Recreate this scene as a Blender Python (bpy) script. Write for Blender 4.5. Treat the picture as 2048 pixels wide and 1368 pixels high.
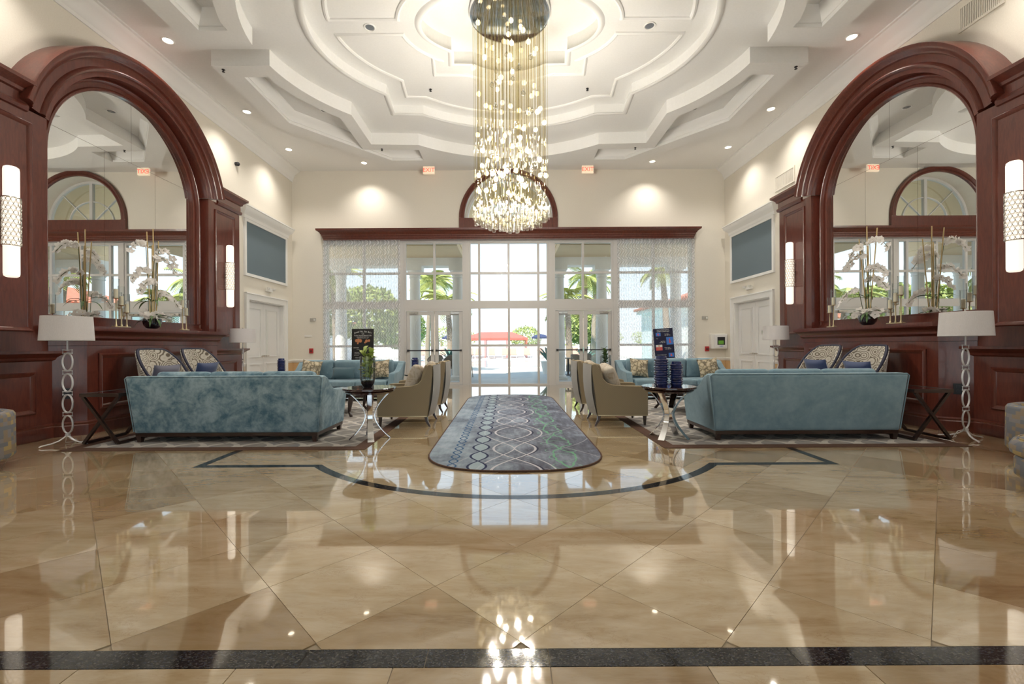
import bpy, bmesh, math, random
from math import sin, cos, pi, radians, sqrt
from mathutils import Vector, Matrix
from mathutils.geometry import tessellate_polygon

for o in list(bpy.data.objects):
    bpy.data.objects.remove(o)
random.seed(7)
sc = bpy.context.scene
col = sc.collection

# ------------------------------------------------------------------ camera
cam = bpy.data.cameras.new('camera')
cam.sensor_width = 36.0
cam.lens = 15.38
cam.shift_x = 12 / 2048
cam.shift_y = 6 / 2048
cam.clip_start = 0.05
cam.clip_end = 500
camo = bpy.data.objects.new('camera', cam)
col.objects.link(camo)
camo.matrix_world = Matrix.Translation((-0.095, 0, 1.25)) @ Matrix.Rotation(radians(90), 4, 'X') @ Matrix.Rotation(radians(-0.3), 4, 'Z')
sc.camera = camo
# ------------------------------------------------------------------ view
sc.view_settings.view_transform = 'Standard'
sc.view_settings.look = 'None'
sc.view_settings.gamma = 1
sc.view_settings.use_curve_mapping = False
sc.view_settings.exposure = 0.48
# ------------------------------------------------------------------ sky
W = bpy.data.worlds.new('sky')
sc.world = W
W.use_nodes = True
nt = W.node_tree
nt.nodes.clear()
wo = nt.nodes.new('ShaderNodeOutputWorld')
bg = nt.nodes.new('ShaderNodeBackground')
tc = nt.nodes.new('ShaderNodeTexCoord')
sp = nt.nodes.new('ShaderNodeSeparateXYZ')
cr = nt.nodes.new('ShaderNodeValToRGB')
cr.color_ramp.elements[0].position = 0.0
cr.color_ramp.elements[0].color = (0.88, 0.93, 0.97, 1)
cr.color_ramp.elements[1].position = 0.55
cr.color_ramp.elements[1].color = (0.38, 0.62, 0.92, 1)
e = cr.color_ramp.elements.new(0.16)
e.color = (0.74, 0.87, 0.97, 1)
nt.links.new(tc.outputs['Generated'], sp.inputs[0])
nt.links.new(sp.outputs['Z'], cr.inputs[0])
nt.links.new(cr.outputs[0], bg.inputs['Color'])
bg.inputs['Strength'].default_value = 1.28
nt.links.new(bg.outputs[0], wo.inputs[0])
# ------------------------------------------------------------------ sun
SUN = bpy.data.lights.new('sun_offscreen', 'SUN')
SUN.energy = 7.5
SUN.angle = 0.01
SUN.color = (1.0, 0.95, 0.87)
suno = bpy.data.objects.new('sun_offscreen', SUN)
col.objects.link(suno)
suno.rotation_euler = Vector((0.27, 0.55, -0.79)).to_track_quat('-Z', 'Y').to_euler()

LAMP = 1.0   # overall level of the electric light

# ------------------------------------------------------------------ helpers
def tag(o, label=None, cat=None, group=None, kind=None):
    if label: o['label'] = label
    if cat: o['category'] = cat
    if group: o['group'] = group
    if kind: o['kind'] = kind
    return o

def empty(name, loc=(0, 0, 0), rz=0, label=None, cat=None, group=None, kind=None, parent=None):
    o = bpy.data.objects.new(name, None)
    o.empty_display_size = 0.1
    col.objects.link(o)
    o.location = loc
    o.rotation_euler = (0, 0, rz)
    if parent: o.parent = parent
    return tag(o, label, cat, group, kind)

def copy_tree(o, parent=None):
    c = o.copy()
    col.objects.link(c)
    c.parent = parent
    for ch in list(o.children):
        copy_tree(ch, c)
    return c

def place_copy(src, loc, rz, label=None, group=None):
    c = copy_tree(src)
    c.location = loc
    c.rotation_euler = (0, 0, rz)
    if label: c['label'] = label
    if group: c['group'] = group
    return c

class MB:
    def __init__(s):
        s.v = []; s.f = []
    def add(s, vs, fs):
        b = len(s.v)
        s.v += [tuple(p) for p in vs]
        s.f += [tuple(b + i for i in f) for f in fs]
        return s
    def box(s, x0, x1, y0, y1, z0, z1):
        vs = [(x, y, z) for z in (z0, z1) for y in (y0, y1) for x in (x0, x1)]
        return s.add(vs, [(0, 2, 3, 1), (4, 5, 7, 6), (0, 1, 5, 4), (2, 6, 7, 3), (0, 4, 6, 2), (1, 3, 7, 5)])
    def cyl(s, p0, p1, r0, r1=None, n=12, cap=True):
        r1 = r0 if r1 is None else r1
        return s.tube([p0, p1], [r0, r1], n, cap=cap)
    def tube(s, pts, r, n=8, closed=False, cap=True, flat=None):
        pts = [Vector(p) for p in pts]
        m = len(pts)
        rs = r if isinstance(r, (list, tuple)) else [r] * m
        up = None
        vs = []
        for i, p in enumerate(pts):
            if closed:
                t = pts[(i + 1) % m] - pts[i - 1]
            else:
                t = pts[min(i + 1, m - 1)] - pts[max(i - 1, 0)]
            t.normalize()
            if up is None:
                up = Vector((0, 0, 1)) if abs(t.z) < 0.9 else Vector((1, 0, 0))
            a = t.cross(up)
            if a.length < 1e-6: a = t.cross(Vector((0.3, 1, 0.2)))
            a.normalize()
            b = a.cross(t).normalized()
            up = b
            for k in range(n):
                an = 2 * pi * (k + 0.5 * (n == 4)) / n
                ca, sa = cos(an), sin(an)
                if flat: sa *= flat
                vs.append(p + (a * ca + b * sa) * rs[i])
        fs = []
        for i in range(m if closed else m - 1):
            j = (i + 1) % m
            for k in range(n):
                l = (k + 1) % n
                fs.append((i * n + k, i * n + l, j * n + l, j * n + k))
        if cap and not closed:
            fs.append(tuple(range(n - 1, -1, -1)))
            fs.append(tuple((m - 1) * n + k for k in range(n)))
        return s.add(vs, fs)
    def lathe(s, prof, n=24, c=(0, 0, 0), a0=0.0, a1=2 * pi):
        full = abs(a1 - a0 - 2 * pi) < 1e-6
        m = n if full else n + 1
        vs = []
        for r, z in prof:
            for k in range(m):
                a = a0 + (a1 - a0) * k / n
                vs.append((c[0] + r * cos(a), c[1] + r * sin(a), c[2] + z))
        fs = []
        for i in range(len(prof) - 1):
            for k in range(n):
                l = (k + 1) % m
                fs.append((i * m + k, i * m + l, (i + 1) * m + l, (i + 1) * m + k))
        return s.add(vs, fs)
    def sphere(s, c, r, nu=12, nv=8, sc_=(1, 1, 1)):
        vs = [(c[0], c[1], c[2] - r * sc_[2])]
        for j in range(1, nv):
            ph = -pi / 2 + pi * j / nv
            for i in range(nu):
                th = 2 * pi * i / nu
                vs.append((c[0] + r * sc_[0] * cos(ph) * cos(th), c[1] + r * sc_[1] * cos(ph) * sin(th), c[2] + r * sc_[2] * sin(ph)))
        vs.append((c[0], c[1], c[2] + r * sc_[2]))
        fs = [(0, 1 + (i + 1) % nu, 1 + i) for i in range(nu)]
        for j in range(nv - 2):
            for i in range(nu):
                a = 1 + j * nu + i; b = 1 + j * nu + (i + 1) % nu
                fs.append((a, b, b + nu, a + nu))
        t = len(vs) - 1; q = 1 + (nv - 2) * nu
        fs += [(t, q + i, q + (i + 1) % nu) for i in range(nu)]
        return s.add(vs, fs)
    def prism(s, poly, z0, z1, holes=(), mp=None, bottom=True, top=True):
        """extrude a 2-D polygon; mp maps (a, b, h) -> xyz"""
        mp = mp or (lambda a, b, h: (a, b, h))
        loops = [list(poly)] + [list(h) for h in holes]
        tri = tessellate_polygon([[Vector((p[0], p[1], 0)) for p in L] for L in loops])
        flat = [p for L in loops for p in L]
        n = len(flat)
        vs = [mp(p[0], p[1], z0) for p in flat] + [mp(p[0], p[1], z1) for p in flat]
        fs = []
        if bottom: fs += [tuple(t) for t in tri]
        if top: fs += [tuple(n + i for i in t) for t in tri]
        b = 0
        for L in loops:
            m = len(L)
            for i in range(m):
                j = (i + 1) % m
                fs.append((b + i, b + j, n + b + j, n + b + i))
            b += m
        return s.add(vs, fs)
    def face(s, poly, z, holes=(), mp=None):
        mp = mp or (lambda a, b, h: (a, b, h))
        loops = [list(poly)] + [list(h) for h in holes]
        tri = tessellate_polygon([[Vector((p[0], p[1], 0)) for p in L] for L in loops])
        flat = [p for L in loops for p in L]
        return s.add([mp(p[0], p[1], z) for p in flat], [tuple(t) for t in tri])
    def sweep(s, path, prof, closed=False, pclosed=False, mp=None, caps=True):
        """sweep profile [(out, up)] along 2-D path, out = right of travel; mp maps (a, b, h) -> xyz"""
        mp = mp or (lambda a, b, h: (a, b, h))
        offs = mitres(path, closed)
        m = len(prof); n = len(path)
        vs = []
        for (p, o) in zip(path, offs):
            for (u, h) in prof:
                vs.append(mp(p[0] + o[0] * u, p[1] + o[1] * u, h))
        fs = []
        for i in range(n if closed else n - 1):
            j = (i + 1) % n
            for k in range(m if pclosed else m - 1):
                l = (k + 1) % m
                fs.append((i * m + k, i * m + l, j * m + l, j * m + k))
        if pclosed and caps and not closed:
            fs.append(tuple(range(m)))
            fs.append(tuple((n - 1) * m + k for k in range(m - 1, -1, -1)))
        return s.add(vs, fs)
    def grid(s, fn, nu, nv, cu=False):
        mu = nu if cu else nu + 1
        vs = [fn(i / nu, j / nv) for j in range(nv + 1) for i in range(mu)]
        fs = []
        for j in range(nv):
            for i in range(nu):
                k = (i + 1) % mu
                fs.append((j * mu + i, j * mu + k, (j + 1) * mu + k, (j + 1) * mu + i))
        return s.add(vs, fs)
    def rbox(s, c, size, r, n=3, puff=0.0, rot=None):
        """rounded cushion-like box"""
        hx, hy, hz = size[0] / 2, size[1] / 2, size[2] / 2
        r = min(r, hx, hy, hz)
        m = 2 * n + 1
        def samp(h):
            a = [-h + r * (1 - cos(pi / 2 * i / n)) for i in range(n + 1)]
            b = [-x for x in reversed(a)]
            return a + b
        X, Y, Z = samp(hx), samp(hy), samp(hz)
        idx = {}
        vs = []
        def vert(x, y, z):
            k = (round(x, 6), round(y, 6), round(z, 6))
            if k in idx: return idx[k]
            ix = max(-hx + r, min(hx - r, x)); iy = max(-hy + r, min(hy - r, y)); iz = max(-hz + r, min(hz - r, z))
            d = Vector((x - ix, y - iy, z - iz))
            if d.length > 1e-9: d = d.normalized() * r
            p = Vector((ix, iy, iz)) + d
            if puff:
                fx, fy, fz = 1 - (p.x / hx) ** 2, 1 - (p.y / hy) ** 2, 1 - (p.z / hz) ** 2
                mn = min(hx, hy, hz)
                if mn == hz: p.z *= 1 + puff * max(0, fx) * max(0, fy)
                elif mn == hy: p.y *= 1 + puff * max(0, fx) * max(0, fz)
                else: p.x *= 1 + puff * max(0, fy) * max(0, fz)
            if rot: p = rot @ p
            idx[k] = len(vs)
            vs.append((p.x + c[0], p.y + c[1], p.z + c[2]))
            return idx[k]
        fs = []
        L = len(X)
        if puff:
            def dens(A):
                return A[:n + 1] + [A[n] + (A[n + 1] - A[n]) * t / 5 for t in range(1, 5)] + A[n + 1:]
            X, Y, Z = dens(X), dens(Y), dens(Z)
            L = len(X)
        for i in range(L - 1):
            for j in range(L - 1):
                for A, B, mk in ((X, Y, lambda a, b, w: vert(a, b, w * hz)), (X, Z, lambda a, b, w: vert(a, w * hy, b)), (Y, Z, lambda a, b, w: vert(w * hx, a, b))):
                    for w in (-1, 1):
                        q = (mk(A[i], B[j], w), mk(A[i + 1], B[j], w), mk(A[i + 1], B[j + 1], w), mk(A[i], B[j + 1], w))
                        if len(set(q)) == 4: fs.append(q)
        return s.add(vs, fs)
    def xf(s, M, start=0):
        for i in range(start, len(s.v)):
            s.v[i] = tuple(M @ Vector(s.v[i]))
        return s

def mitres(path, closed):
    n = len(path)
    out = []
    for i in range(n):
        p = Vector(path[i][:2])
        a = Vector(path[i - 1][:2]) if (closed or i > 0) else None
        b = Vector(path[(i + 1) % n][:2]) if (closed or i < n - 1) else None
        d1 = (p - a).normalized() if a is not None else None
        d2 = (b - p).normalized() if b is not None else None
        if d1 is None: d1 = d2
        if d2 is None: d2 = d1
        n1 = Vector((d1.y, -d1.x)); n2 = Vector((d2.y, -d2.x))
        m = n1 + n2
        if m.length < 1e-6: m = n1
        m.normalize()
        k = max(0.35, m.dot(n1))
        out.append((m.x / k, m.y / k))
    return out

def inset(poly, d):
    """offset a closed polygon to the right of travel by d"""
    return [(p[0] + o[0] * d, p[1] + o[1] * d) for p, o in zip(poly, mitres(poly, True))]

def mesh(name, mb, mat, smooth=0):
    me = bpy.data.meshes.new(name)
    me.from_pydata(mb.v, [], mb.f)
    bm = bmesh.new()
    bm.from_mesh(me)
    bmesh.ops.recalc_face_normals(bm, faces=bm.faces)
    bm.to_mesh(me)
    bm.free()
    if mat: me.materials.append(mat)
    if smooth:
        me.shade_smooth()
        me.set_sharp_from_angle(angle=radians(smooth))
    return me

def obj(name, mb, mat, parent=None, smooth=0, label=None, cat=None, group=None, kind=None, loc=None, bevel=0):
    me = mb if isinstance(mb, bpy.types.Mesh) else mesh(name, mb, mat, smooth)
    o = bpy.data.objects.new(name, me)
    col.objects.link(o)
    if parent: o.parent = parent
    if loc: o.location = loc
    if bevel:
        b = o.modifiers.new('bevel', 'BEVEL')
        b.width = bevel; b.segments = 2; b.limit_method = 'ANGLE'
    return tag(o, label, cat, group, kind)

def light(name, kind, energy, color, loc, parent=None, size=0.05, spot=None, blend=0.6, rot=None):
    d = bpy.data.lights.new(name, kind)
    d.energy = energy * LAMP
    d.color = color
    d.shadow_soft_size = size
    if kind == 'SPOT':
        d.spot_size = radians(spot or 100); d.spot_blend = blend
    o = bpy.data.objects.new(name, d)
    col.objects.link(o)
    o.location = loc
    if rot: o.rotation_euler = rot
    if parent: o.parent = parent
    return o

# ------------------------------------------------------------------ materials
class NT:
    def __init__(s, name):
        s.m = bpy.data.materials.new(name)
        s.m.use_nodes = True
        s.t = s.m.node_tree
        s.t.nodes.clear()
        s.out = s.t.nodes.new('ShaderNodeOutputMaterial')
    def n(s, typ, **kw):
        x = s.t.nodes.new('ShaderNode' + typ)
        for k, v in kw.items(): setattr(x, k, v)
        return x
    def put(s, sock, v):
        if v is None: return
        if hasattr(v, 'is_output') or isinstance(v, bpy.types.NodeSocket): s.t.links.new(v, sock)
        elif isinstance(v, (tuple, list)) and len(v) == 3 and sock.type == 'RGBA': sock.default_value = (*v, 1)
        else: sock.default_value = v
    def math(s, op, a, b=None, c=None, clamp=False):
        x = s.n('Math', operation=op); x.use_clamp = clamp
        s.put(x.inputs[0], a); s.put(x.inputs[1], b)
        if c is not None: s.put(x.inputs[2], c)
        return x.outputs[0]
    def mix(s, f, a, b, mode='MIX'):
        x = s.n('Mix', data_type='RGBA', blend_type=mode)
        s.put(x.inputs[0], f); s.put(x.inputs[6], a); s.put(x.inputs[7], b)
        return x.outputs[2]
    def coord(s, kind='Object'):
        return s.n('TexCoord').outputs[kind]
    def pos(s):
        return s.n('NewGeometry').outputs['Position']
    def xyz(s, v):
        x = s.n('SeparateXYZ'); s.put(x.inputs[0], v)
        return x.outputs
    def vec(s, x, y, z):
        c = s.n('CombineXYZ'); s.put(c.inputs[0], x); s.put(c.inputs[1], y); s.put(c.inputs[2], z)
        return c.outputs[0]
    def vm(s, op, a, b):
        x = s.n('VectorMath', operation=op); s.put(x.inputs[0], a); s.put(x.inputs[1], b)
        return x.outputs[0]
    def noise(s, v, scale, detail=3, rough=0.55, dist=0.0):
        x = s.n('TexNoise'); s.put(x.inputs['Vector'], v)
        x.inputs['Scale'].default_value = scale; x.inputs['Detail'].default_value = detail
        x.inputs['Roughness'].default_value = rough; x.inputs['Distortion'].default_value = dist
        return x.outputs[0]
    def ramp(s, f, stops):
        x = s.n('ValToRGB'); s.put(x.inputs[0], f)
        els = x.color_ramp.elements
        while len(els) < len(stops): els.new(0.5)
        for el, (p, c) in zip(els, stops):
            el.position = p
            el.color = (*c, 1) if len(c) == 3 else c
        return x.outputs[0]
    def band(s, d, w, soft=0.5):
        """1 where |d| < w"""
        return s.math('LESS_THAN', s.math('ABSOLUTE', d), w)
    def bump(s, h, strength=0.2, dist=0.01):
        b = s.n('Bump'); b.inputs['Strength'].default_value = strength; b.inputs['Distance'].default_value = dist
        s.put(b.inputs['Height'], h)
        return b.outputs[0]
    def bsdf(s, color, rough=0.5, metal=0.0, coat=0.0, sheen=0.0, normal=None, spec=0.5, trans=0.0, emis=None, es=0.0, coat_rough=0.05, sheen_tint=None):
        p = s.n('BsdfPrincipled')
        s.put(p.inputs['Base Color'], color); s.put(p.inputs['Roughness'], rough); s.put(p.inputs['Metallic'], metal)
        p.inputs['Coat Weight'].default_value = coat; p.inputs['Coat Roughness'].default_value = coat_rough
        p.inputs['Sheen Weight'].default_value = sheen
        if sheen_tint: p.inputs['Sheen Tint'].default_value = (*sheen_tint, 1)
        p.inputs['Specular IOR Level'].default_value = spec
        p.inputs['Transmission Weight'].default_value = trans
        if normal is not None: s.put(p.inputs['Normal'], normal)
        if emis is not None:
            s.put(p.inputs['Emission Color'], emis); p.inputs['Emission Strength'].default_value = es
        s.t.links.new(p.outputs[0], s.out.inputs[0])
        return p
    def surf(s, sh):
        s.t.links.new(sh, s.out.inputs[0])
        return s.m

M = {}
def simple(name, color, rough=0.5, **kw):
    t = NT(name); t.bsdf(color, rough, **kw); M[name] = t.m
    return t.m

def noisy(name, c0, c1, scale, rough=0.5, stretch=None, bump=0.0, detail=4, lo=0.3, hi=0.7, **kw):
    t = NT(name)
    v = t.coord()
    if stretch: v = t.vm('MULTIPLY', v, stretch)
    f = t.noise(v, scale, detail)
    c = t.ramp(f, [(lo, c0), (hi, c1)])
    t.bsdf(c, rough, normal=t.bump(f, bump) if bump else None, **kw)
    M[name] = t.m
    return t.m

# wood
t = NT('mahogany')
v = t.vm('MULTIPLY', t.pos(), (3.0, 3.0, 0.5))
f = t.noise(v, 6, 6, 0.65, 1.5)
f2 = t.noise(t.pos(), 1.2, 2)
c = t.ramp(f, [(0.25, (0.062, 0.012, 0.008)), (0.75, (0.170, 0.038, 0.022))])
c = t.mix(t.math('MULTIPLY', f2, 0.35), c, (0.10, 0.026, 0.016))
t.bsdf(c, 0.32, coat=0.55, coat_rough=0.12, spec=0.4); M['mahogany'] = t.m
noisy('dark_wood', (0.018, 0.008, 0.006), (0.045, 0.018, 0.012), 8, 0.3, stretch=(1, 1, 6), coat=0.4)
simple('table_wood', (0.035, 0.010, 0.007), 0.12, coat=0.9)
noisy('wall_paint', (0.74, 0.70, 0.62), (0.79, 0.75, 0.67), 60, 0.75, bump=0.03)
noisy('tan_paint', (0.62, 0.42, 0.22), (0.68, 0.47, 0.26), 40, 0.7)
noisy('ceiling_paint', (0.81, 0.81, 0.80), (0.84, 0.84, 0.83), 30, 0.7)
simple('white_trim', (0.83, 0.83, 0.82), 0.4)
simple('white_door', (0.80, 0.80, 0.80), 0.35)
simple('frame_paint', (0.62, 0.61, 0.60), 0.35)
noisy('grey_fabric', (0.13, 0.175, 0.21), (0.17, 0.22, 0.255), 120, 0.9)
simple('chrome', (0.75, 0.76, 0.78), 0.08, metal=1.0)
simple('nickel', (0.62, 0.60, 0.56), 0.25, metal=1.0)
simple('brass', (0.62, 0.52, 0.33), 0.28, metal=1.0)
simple('white_metal', (0.72, 0.72, 0.74), 0.35, metal=0.3)
simple('dark_metal', (0.04, 0.04, 0.045), 0.4, metal=0.6)
simple('black', (0.012, 0.012, 0.014), 0.4)
simple('white_plastic', (0.80, 0.79, 0.76), 0.4)
simple('mirror', (0.86, 0.87, 0.86), 0.0, metal=1.0)
simple('grout', (0.42, 0.34, 0.24), 0.7)
noisy('linen', (0.66, 0.63, 0.63), (0.72, 0.69, 0.69), 150, 0.9, stretch=(1, 1, 0.3))
simple('candle_wax', (0.80, 0.72, 0.55), 0.5)
simple('bamboo', (0.60, 0.44, 0.20), 0.5)
noisy('stem_green', (0.05, 0.09, 0.03), (0.14, 0.14, 0.05), 20, 0.6)
noisy('leaf_green', (0.03, 0.08, 0.02), (0.09, 0.17, 0.04), 12, 0.45)
noisy('lime_leaf', (0.32, 0.46, 0.08), (0.58, 0.66, 0.20), 9, 0.45)
t = NT('petal')
f = t.noise(t.coord(), 30, 3)
c = t.ramp(f, [(0.3, (0.84, 0.80, 0.76)), (0.7, (0.92, 0.90, 0.88))])
df = t.n('BsdfDiffuse'); t.put(df.inputs[0], c)
tl = t.n('BsdfTranslucent'); t.put(tl.inputs[0], c)
mx = t.n('MixShader'); mx.inputs[0].default_value = 0.35
t.t.links.new(df.outputs[0], mx.inputs[1]); t.t.links.new(tl.outputs[0], mx.inputs[2])
t.surf(mx.outputs[0]); M['petal'] = t.m
noisy('pebble', (0.006, 0.006, 0.010), (0.03, 0.03, 0.04), 40, 0.25)
simple('bowl_glass', (0.008, 0.009, 0.016), 0.05, coat=1.0)
noisy('navy_glaze', (0.006, 0.014, 0.075), (0.016, 0.035, 0.17), 12, 0.12, coat=0.8)
simple('red_plastic', (0.45, 0.03, 0.03), 0.4)
simple('red_letter', (0.85, 0.06, 0.04), 0.5, emis=(1.0, 0.12, 0.06), es=0.7)
simple('sign_face', (0.85, 0.72, 0.55), 0.5, emis=(1.0, 0.82, 0.6), es=0.35)
simple('screen_green', (0.16, 0.42, 0.05), 0.4)
simple('poster_black', (0.012, 0.011, 0.012), 0.45)
simple('poster_navy', (0.008, 0.010, 0.045), 0.45)
simple('ink_white', (0.75, 0.75, 0.73), 0.6)
simple('ink_orange', (0.55, 0.22, 0.10), 0.6)
simple('ink_blue', (0.06, 0.20, 0.62), 0.6)
simple('ink_red', (0.65, 0.10, 0.10), 0.6)
simple('etched', (0.85, 0.87, 0.88), 0.7)
simple('bulb_glow', (0.06, 0.055, 0.05), 0.3, emis=(1.0, 0.83, 0.54), es=1.5)
simple('downlight_glow', (0.9, 0.85, 0.75), 0.4, emis=(1.0, 0.88, 0.68), es=6.0)
simple('downlight_off', (0.35, 0.36, 0.38), 0.2, metal=0.8)
simple('pillow_navy', (0.010, 0.035, 0.13), 0.5, sheen=0.6)
simple('pillow_grey', (0.10, 0.10, 0.15), 0.45, sheen=0.6)
simple('pillow_blue', (0.06, 0.12, 0.15), 0.8, sheen=0.4)
simple('navy_piping', (0.008, 0.010, 0.035), 0.5)
noisy('chair_back', (0.36, 0.34, 0.31), (0.44, 0.42, 0.39), 200, 0.85)

t = NT('sconce_glow')
z = t.xyz(t.coord())[2]
t.bsdf((0.85, 0.82, 0.78), 0.4, emis=(1.0, 0.87, 0.72), es=0.72); M['sconce_glow'] = t.m

def thin_glass(name, tint=(0.96, 0.98, 0.98), refl=0.10, rough=0.0, k=0.8):
    t = NT(name)
    tr = t.n('BsdfTransparent'); t.put(tr.inputs[0], tint)
    gl = t.n('BsdfGlossy'); gl.inputs['Roughness'].default_value = rough
    fr = t.n('Fresnel'); fr.inputs[0].default_value = 1.35
    fac = t.math('ADD', t.math('MULTIPLY', fr.outputs[0], k), refl * 0.3, clamp=True)
    mx = t.n('MixShader'); t.put(mx.inputs[0], fac)
    t.t.links.new(tr.outputs[0], mx.inputs[1]); t.t.links.new(gl.outputs[0], mx.inputs[2])
    t.surf(mx.outputs[0]); M[name] = t.m
thin_glass('glass', (0.96, 0.98, 0.98), 0.03)
thin_glass('crystal', (0.93, 0.92, 0.88), 0.22, 0.03, 0.6)

# chandelier glass rods
t = NT('rod_glass')
tr = t.n('BsdfTransparent'); t.put(tr.inputs[0], (0.86, 0.82, 0.68))
pb = t.n('BsdfPrincipled'); t.put(pb.inputs['Base Color'], (0.75, 0.68, 0.48)); pb.inputs['Roughness'].default_value = 0.06
pb.inputs['Metallic'].default_value = 1.0
mx = t.n('MixShader'); mx.inputs[0].default_value = 0.12
t.t.links.new(tr.outputs[0], mx.inputs[1]); t.t.links.new(pb.outputs[0], mx.inputs[2])
t.surf(mx.outputs[0]); M['rod_glass'] = t.m

# velvet
def velvet(name, c0, c1, scale, lo, hi):
    t = NT(name)
    v = t.coord()
    a = t.noise(v, scale, 5, 0.62, 0.6)
    b = t.noise(v, scale * 5, 3, 0.6)
    f = t.math('ADD', t.math('MULTIPLY', a, 0.75), t.math('MULTIPLY', b, 0.25))
    c = t.ramp(f, [(lo, c0), (hi, c1)])
    t.bsdf(c, 0.75, sheen=0.45, sheen_tint=(0.7, 0.85, 0.95), spec=0.2); M[name] = t.m
VELV = ((0.075, 0.165, 0.225), (0.33, 0.45, 0.51))
velvet('velvet_mottled', *VELV, 4.2, 0.39, 0.61)
velvet('velvet_smooth', *VELV, 3.0, 0.12, 0.88)

# marble tile
def marble(name, rot):
    t = NT(name)
    rnd = t.n('ObjectInfo').outputs['Random']
    p = t.pos()
    off = t.vec(t.math('MULTIPLY', rnd, 37.0), t.math('MULTIPLY', rnd, 71.0), t.math('MULTIPLY', rnd, 13.0))
    mp = t.n('Mapping'); mp.inputs['Rotation'].default_value = (0, 0, rot); mp.inputs['Scale'].default_value = (0.42, 1.7, 1)
    t.put(mp.inputs['Vector'], t.vm('ADD', p, off))
    a = t.noise(mp.outputs[0], 2.1, 7, 0.66, 1.0)
    b = t.noise(mp.outputs[0], 8.0, 5, 0.7, 0.6)
    f = t.math('ADD', t.math('MULTIPLY', a, 0.7), t.math('MULTIPLY', b, 0.3))
    c = t.ramp(f, [(0.32, (0.34, 0.225, 0.11)), (0.44, (0.48, 0.365, 0.22)), (0.58, (0.57, 0.465, 0.32)), (0.74, (0.65, 0.56, 0.42))])
    tint = t.ramp(rnd, [(0.0, (0.66, 0.58, 0.47)), (0.22, (0.82, 0.76, 0.67)), (0.5, (0.97, 0.94, 0.90)), (1.0, (1.06, 1.06, 1.06))])
    c = t.mix(1.0, c, tint, 'MULTIPLY')
    w = t.noise(mp.outputs[0], 5.0, 8, 0.75, 2.2)
    vein = t.math('LESS_THAN', t.math('ABSOLUTE', t.math('SUBTRACT', w, 0.5)), 0.006)
    vein = t.math('MULTIPLY', vein, t.math('GREATER_THAN', t.noise(p, 3.0, 2), 0.55))
    c = t.mix(t.math('MULTIPLY', vein, 0.55), c, (0.30, 0.17, 0.07))
    t.bsdf(c, 0.05, spec=0.8, coat=1.0, coat_rough=0.015); M[name] = t.m
marble('marble', 0.5)
t = NT('granite')
p = t.pos()
vo = t.n('TexVoronoi'); t.put(vo.inputs['Vector'], t.vm('MULTIPLY', p, (1, 1.8, 1))); vo.inputs['Scale'].default_value = 130
f = t.noise(p, 60, 4, 0.7)
h = t.xyz(vo.outputs['Color'])[0]
c = t.ramp(h, [(0.0, (0.010, 0.011, 0.013)), (0.55, (0.018, 0.020, 0.026)), (0.72, (0.075, 0.070, 0.062)), (0.86, (0.16, 0.15, 0.13)), (0.96, (0.06, 0.075, 0.12))])
c = t.mix(f, c, (0.012, 0.012, 0.014))
t.bsdf(c, 0.06, spec=0.5, coat=0.2); M['granite'] = t.m

# chair fabric: woven beige
t = NT('weave_beige')
x, y, z = t.xyz(t.coord())
k = 2 * pi / 0.016
w = t.math('MULTIPLY', t.math('SINE', t.math('MULTIPLY', t.math('ADD', x, y), k)), t.math('SINE', t.math('MULTIPLY', z, k)))
c = t.ramp(t.math('MULTIPLY_ADD', w, 0.5, 0.5), [(0.2, (0.235, 0.185, 0.115)), (0.8, (0.39, 0.315, 0.205))])
t.bsdf(c, 0.85); M['weave_beige'] = t.m

# checker fabric for tub chairs
t = NT('check_fabric')
p = t.coord()
sn = t.n('VectorMath', operation='SNAP'); t.put(sn.inputs[0], t.vm('ADD', p, (5.013, 5.013, 5.013))); sn.inputs[1].default_value = (0.052, 0.052, 0.042)
wn = t.n('TexWhiteNoise'); t.put(wn.inputs['Vector'], sn.outputs[0])
c = t.ramp(wn.outputs['Value'], [(0.0, (0.16, 0.17, 0.20)), (0.4, (0.22, 0.21, 0.22)), (0.62, (0.25, 0.20, 0.15)), (0.85, (0.38, 0.29, 0.14)), (1.0, (0.45, 0.40, 0.30))])
c.node.color_ramp.interpolation = 'CONSTANT'
t.bsdf(c, 0.8); M['check_fabric'] = t.m

# swirl fabric for the high-back chairs
t = NT('swirl_fabric')
p = t.coord()
vo = t.n('TexVoronoi'); t.put(vo.inputs['Vector'], p); vo.inputs['Scale'].default_value = 7.0
r = t.math('SINE', t.math('MULTIPLY', vo.outputs['Distance'], 34))
c = t.ramp(t.math('MULTIPLY_ADD', r, 0.5, 0.5), [(0.12, (0.13, 0.10, 0.07)), (0.36, (0.50, 0.45, 0.36)), (0.9, (0.60, 0.56, 0.49))])
t.bsdf(c, 0.7, sheen=0.3); M['swirl_fabric'] = t.m

# leaf-print pillow
t = NT('leaf_print')
p = t.coord()
vo = t.n('TexVoronoi', feature='DISTANCE_TO_EDGE'); t.put(vo.inputs['Vector'], t.vm('ADD', p, t.vm('MULTIPLY', t.n('TexNoise').outputs[1], (0.08, 0.08, 0.08)))); vo.inputs['Scale'].default_value = 9
n2 = t.noise(p, 9, 3)
c = t.ramp(vo.outputs['Distance'], [(0.0, (0.12, 0.10, 0.07)), (0.10, (0.50, 0.42, 0.28)), (0.35, (0.62, 0.55, 0.42)), (0.5, (0.22, 0.18, 0.13))])
c = t.mix(t.math('MULTIPLY', t.math('GREATER_THAN', n2, 0.58), 0.6), c, (0.14, 0.12, 0.09))
t.bsdf(c, 0.8); M['leaf_print'] = t.m
t = NT('stripe_pillow')
x, y, z = t.xyz(t.coord())
n_ = t.noise(t.coord(), 7, 3, 0.6, 1.0)
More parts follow.
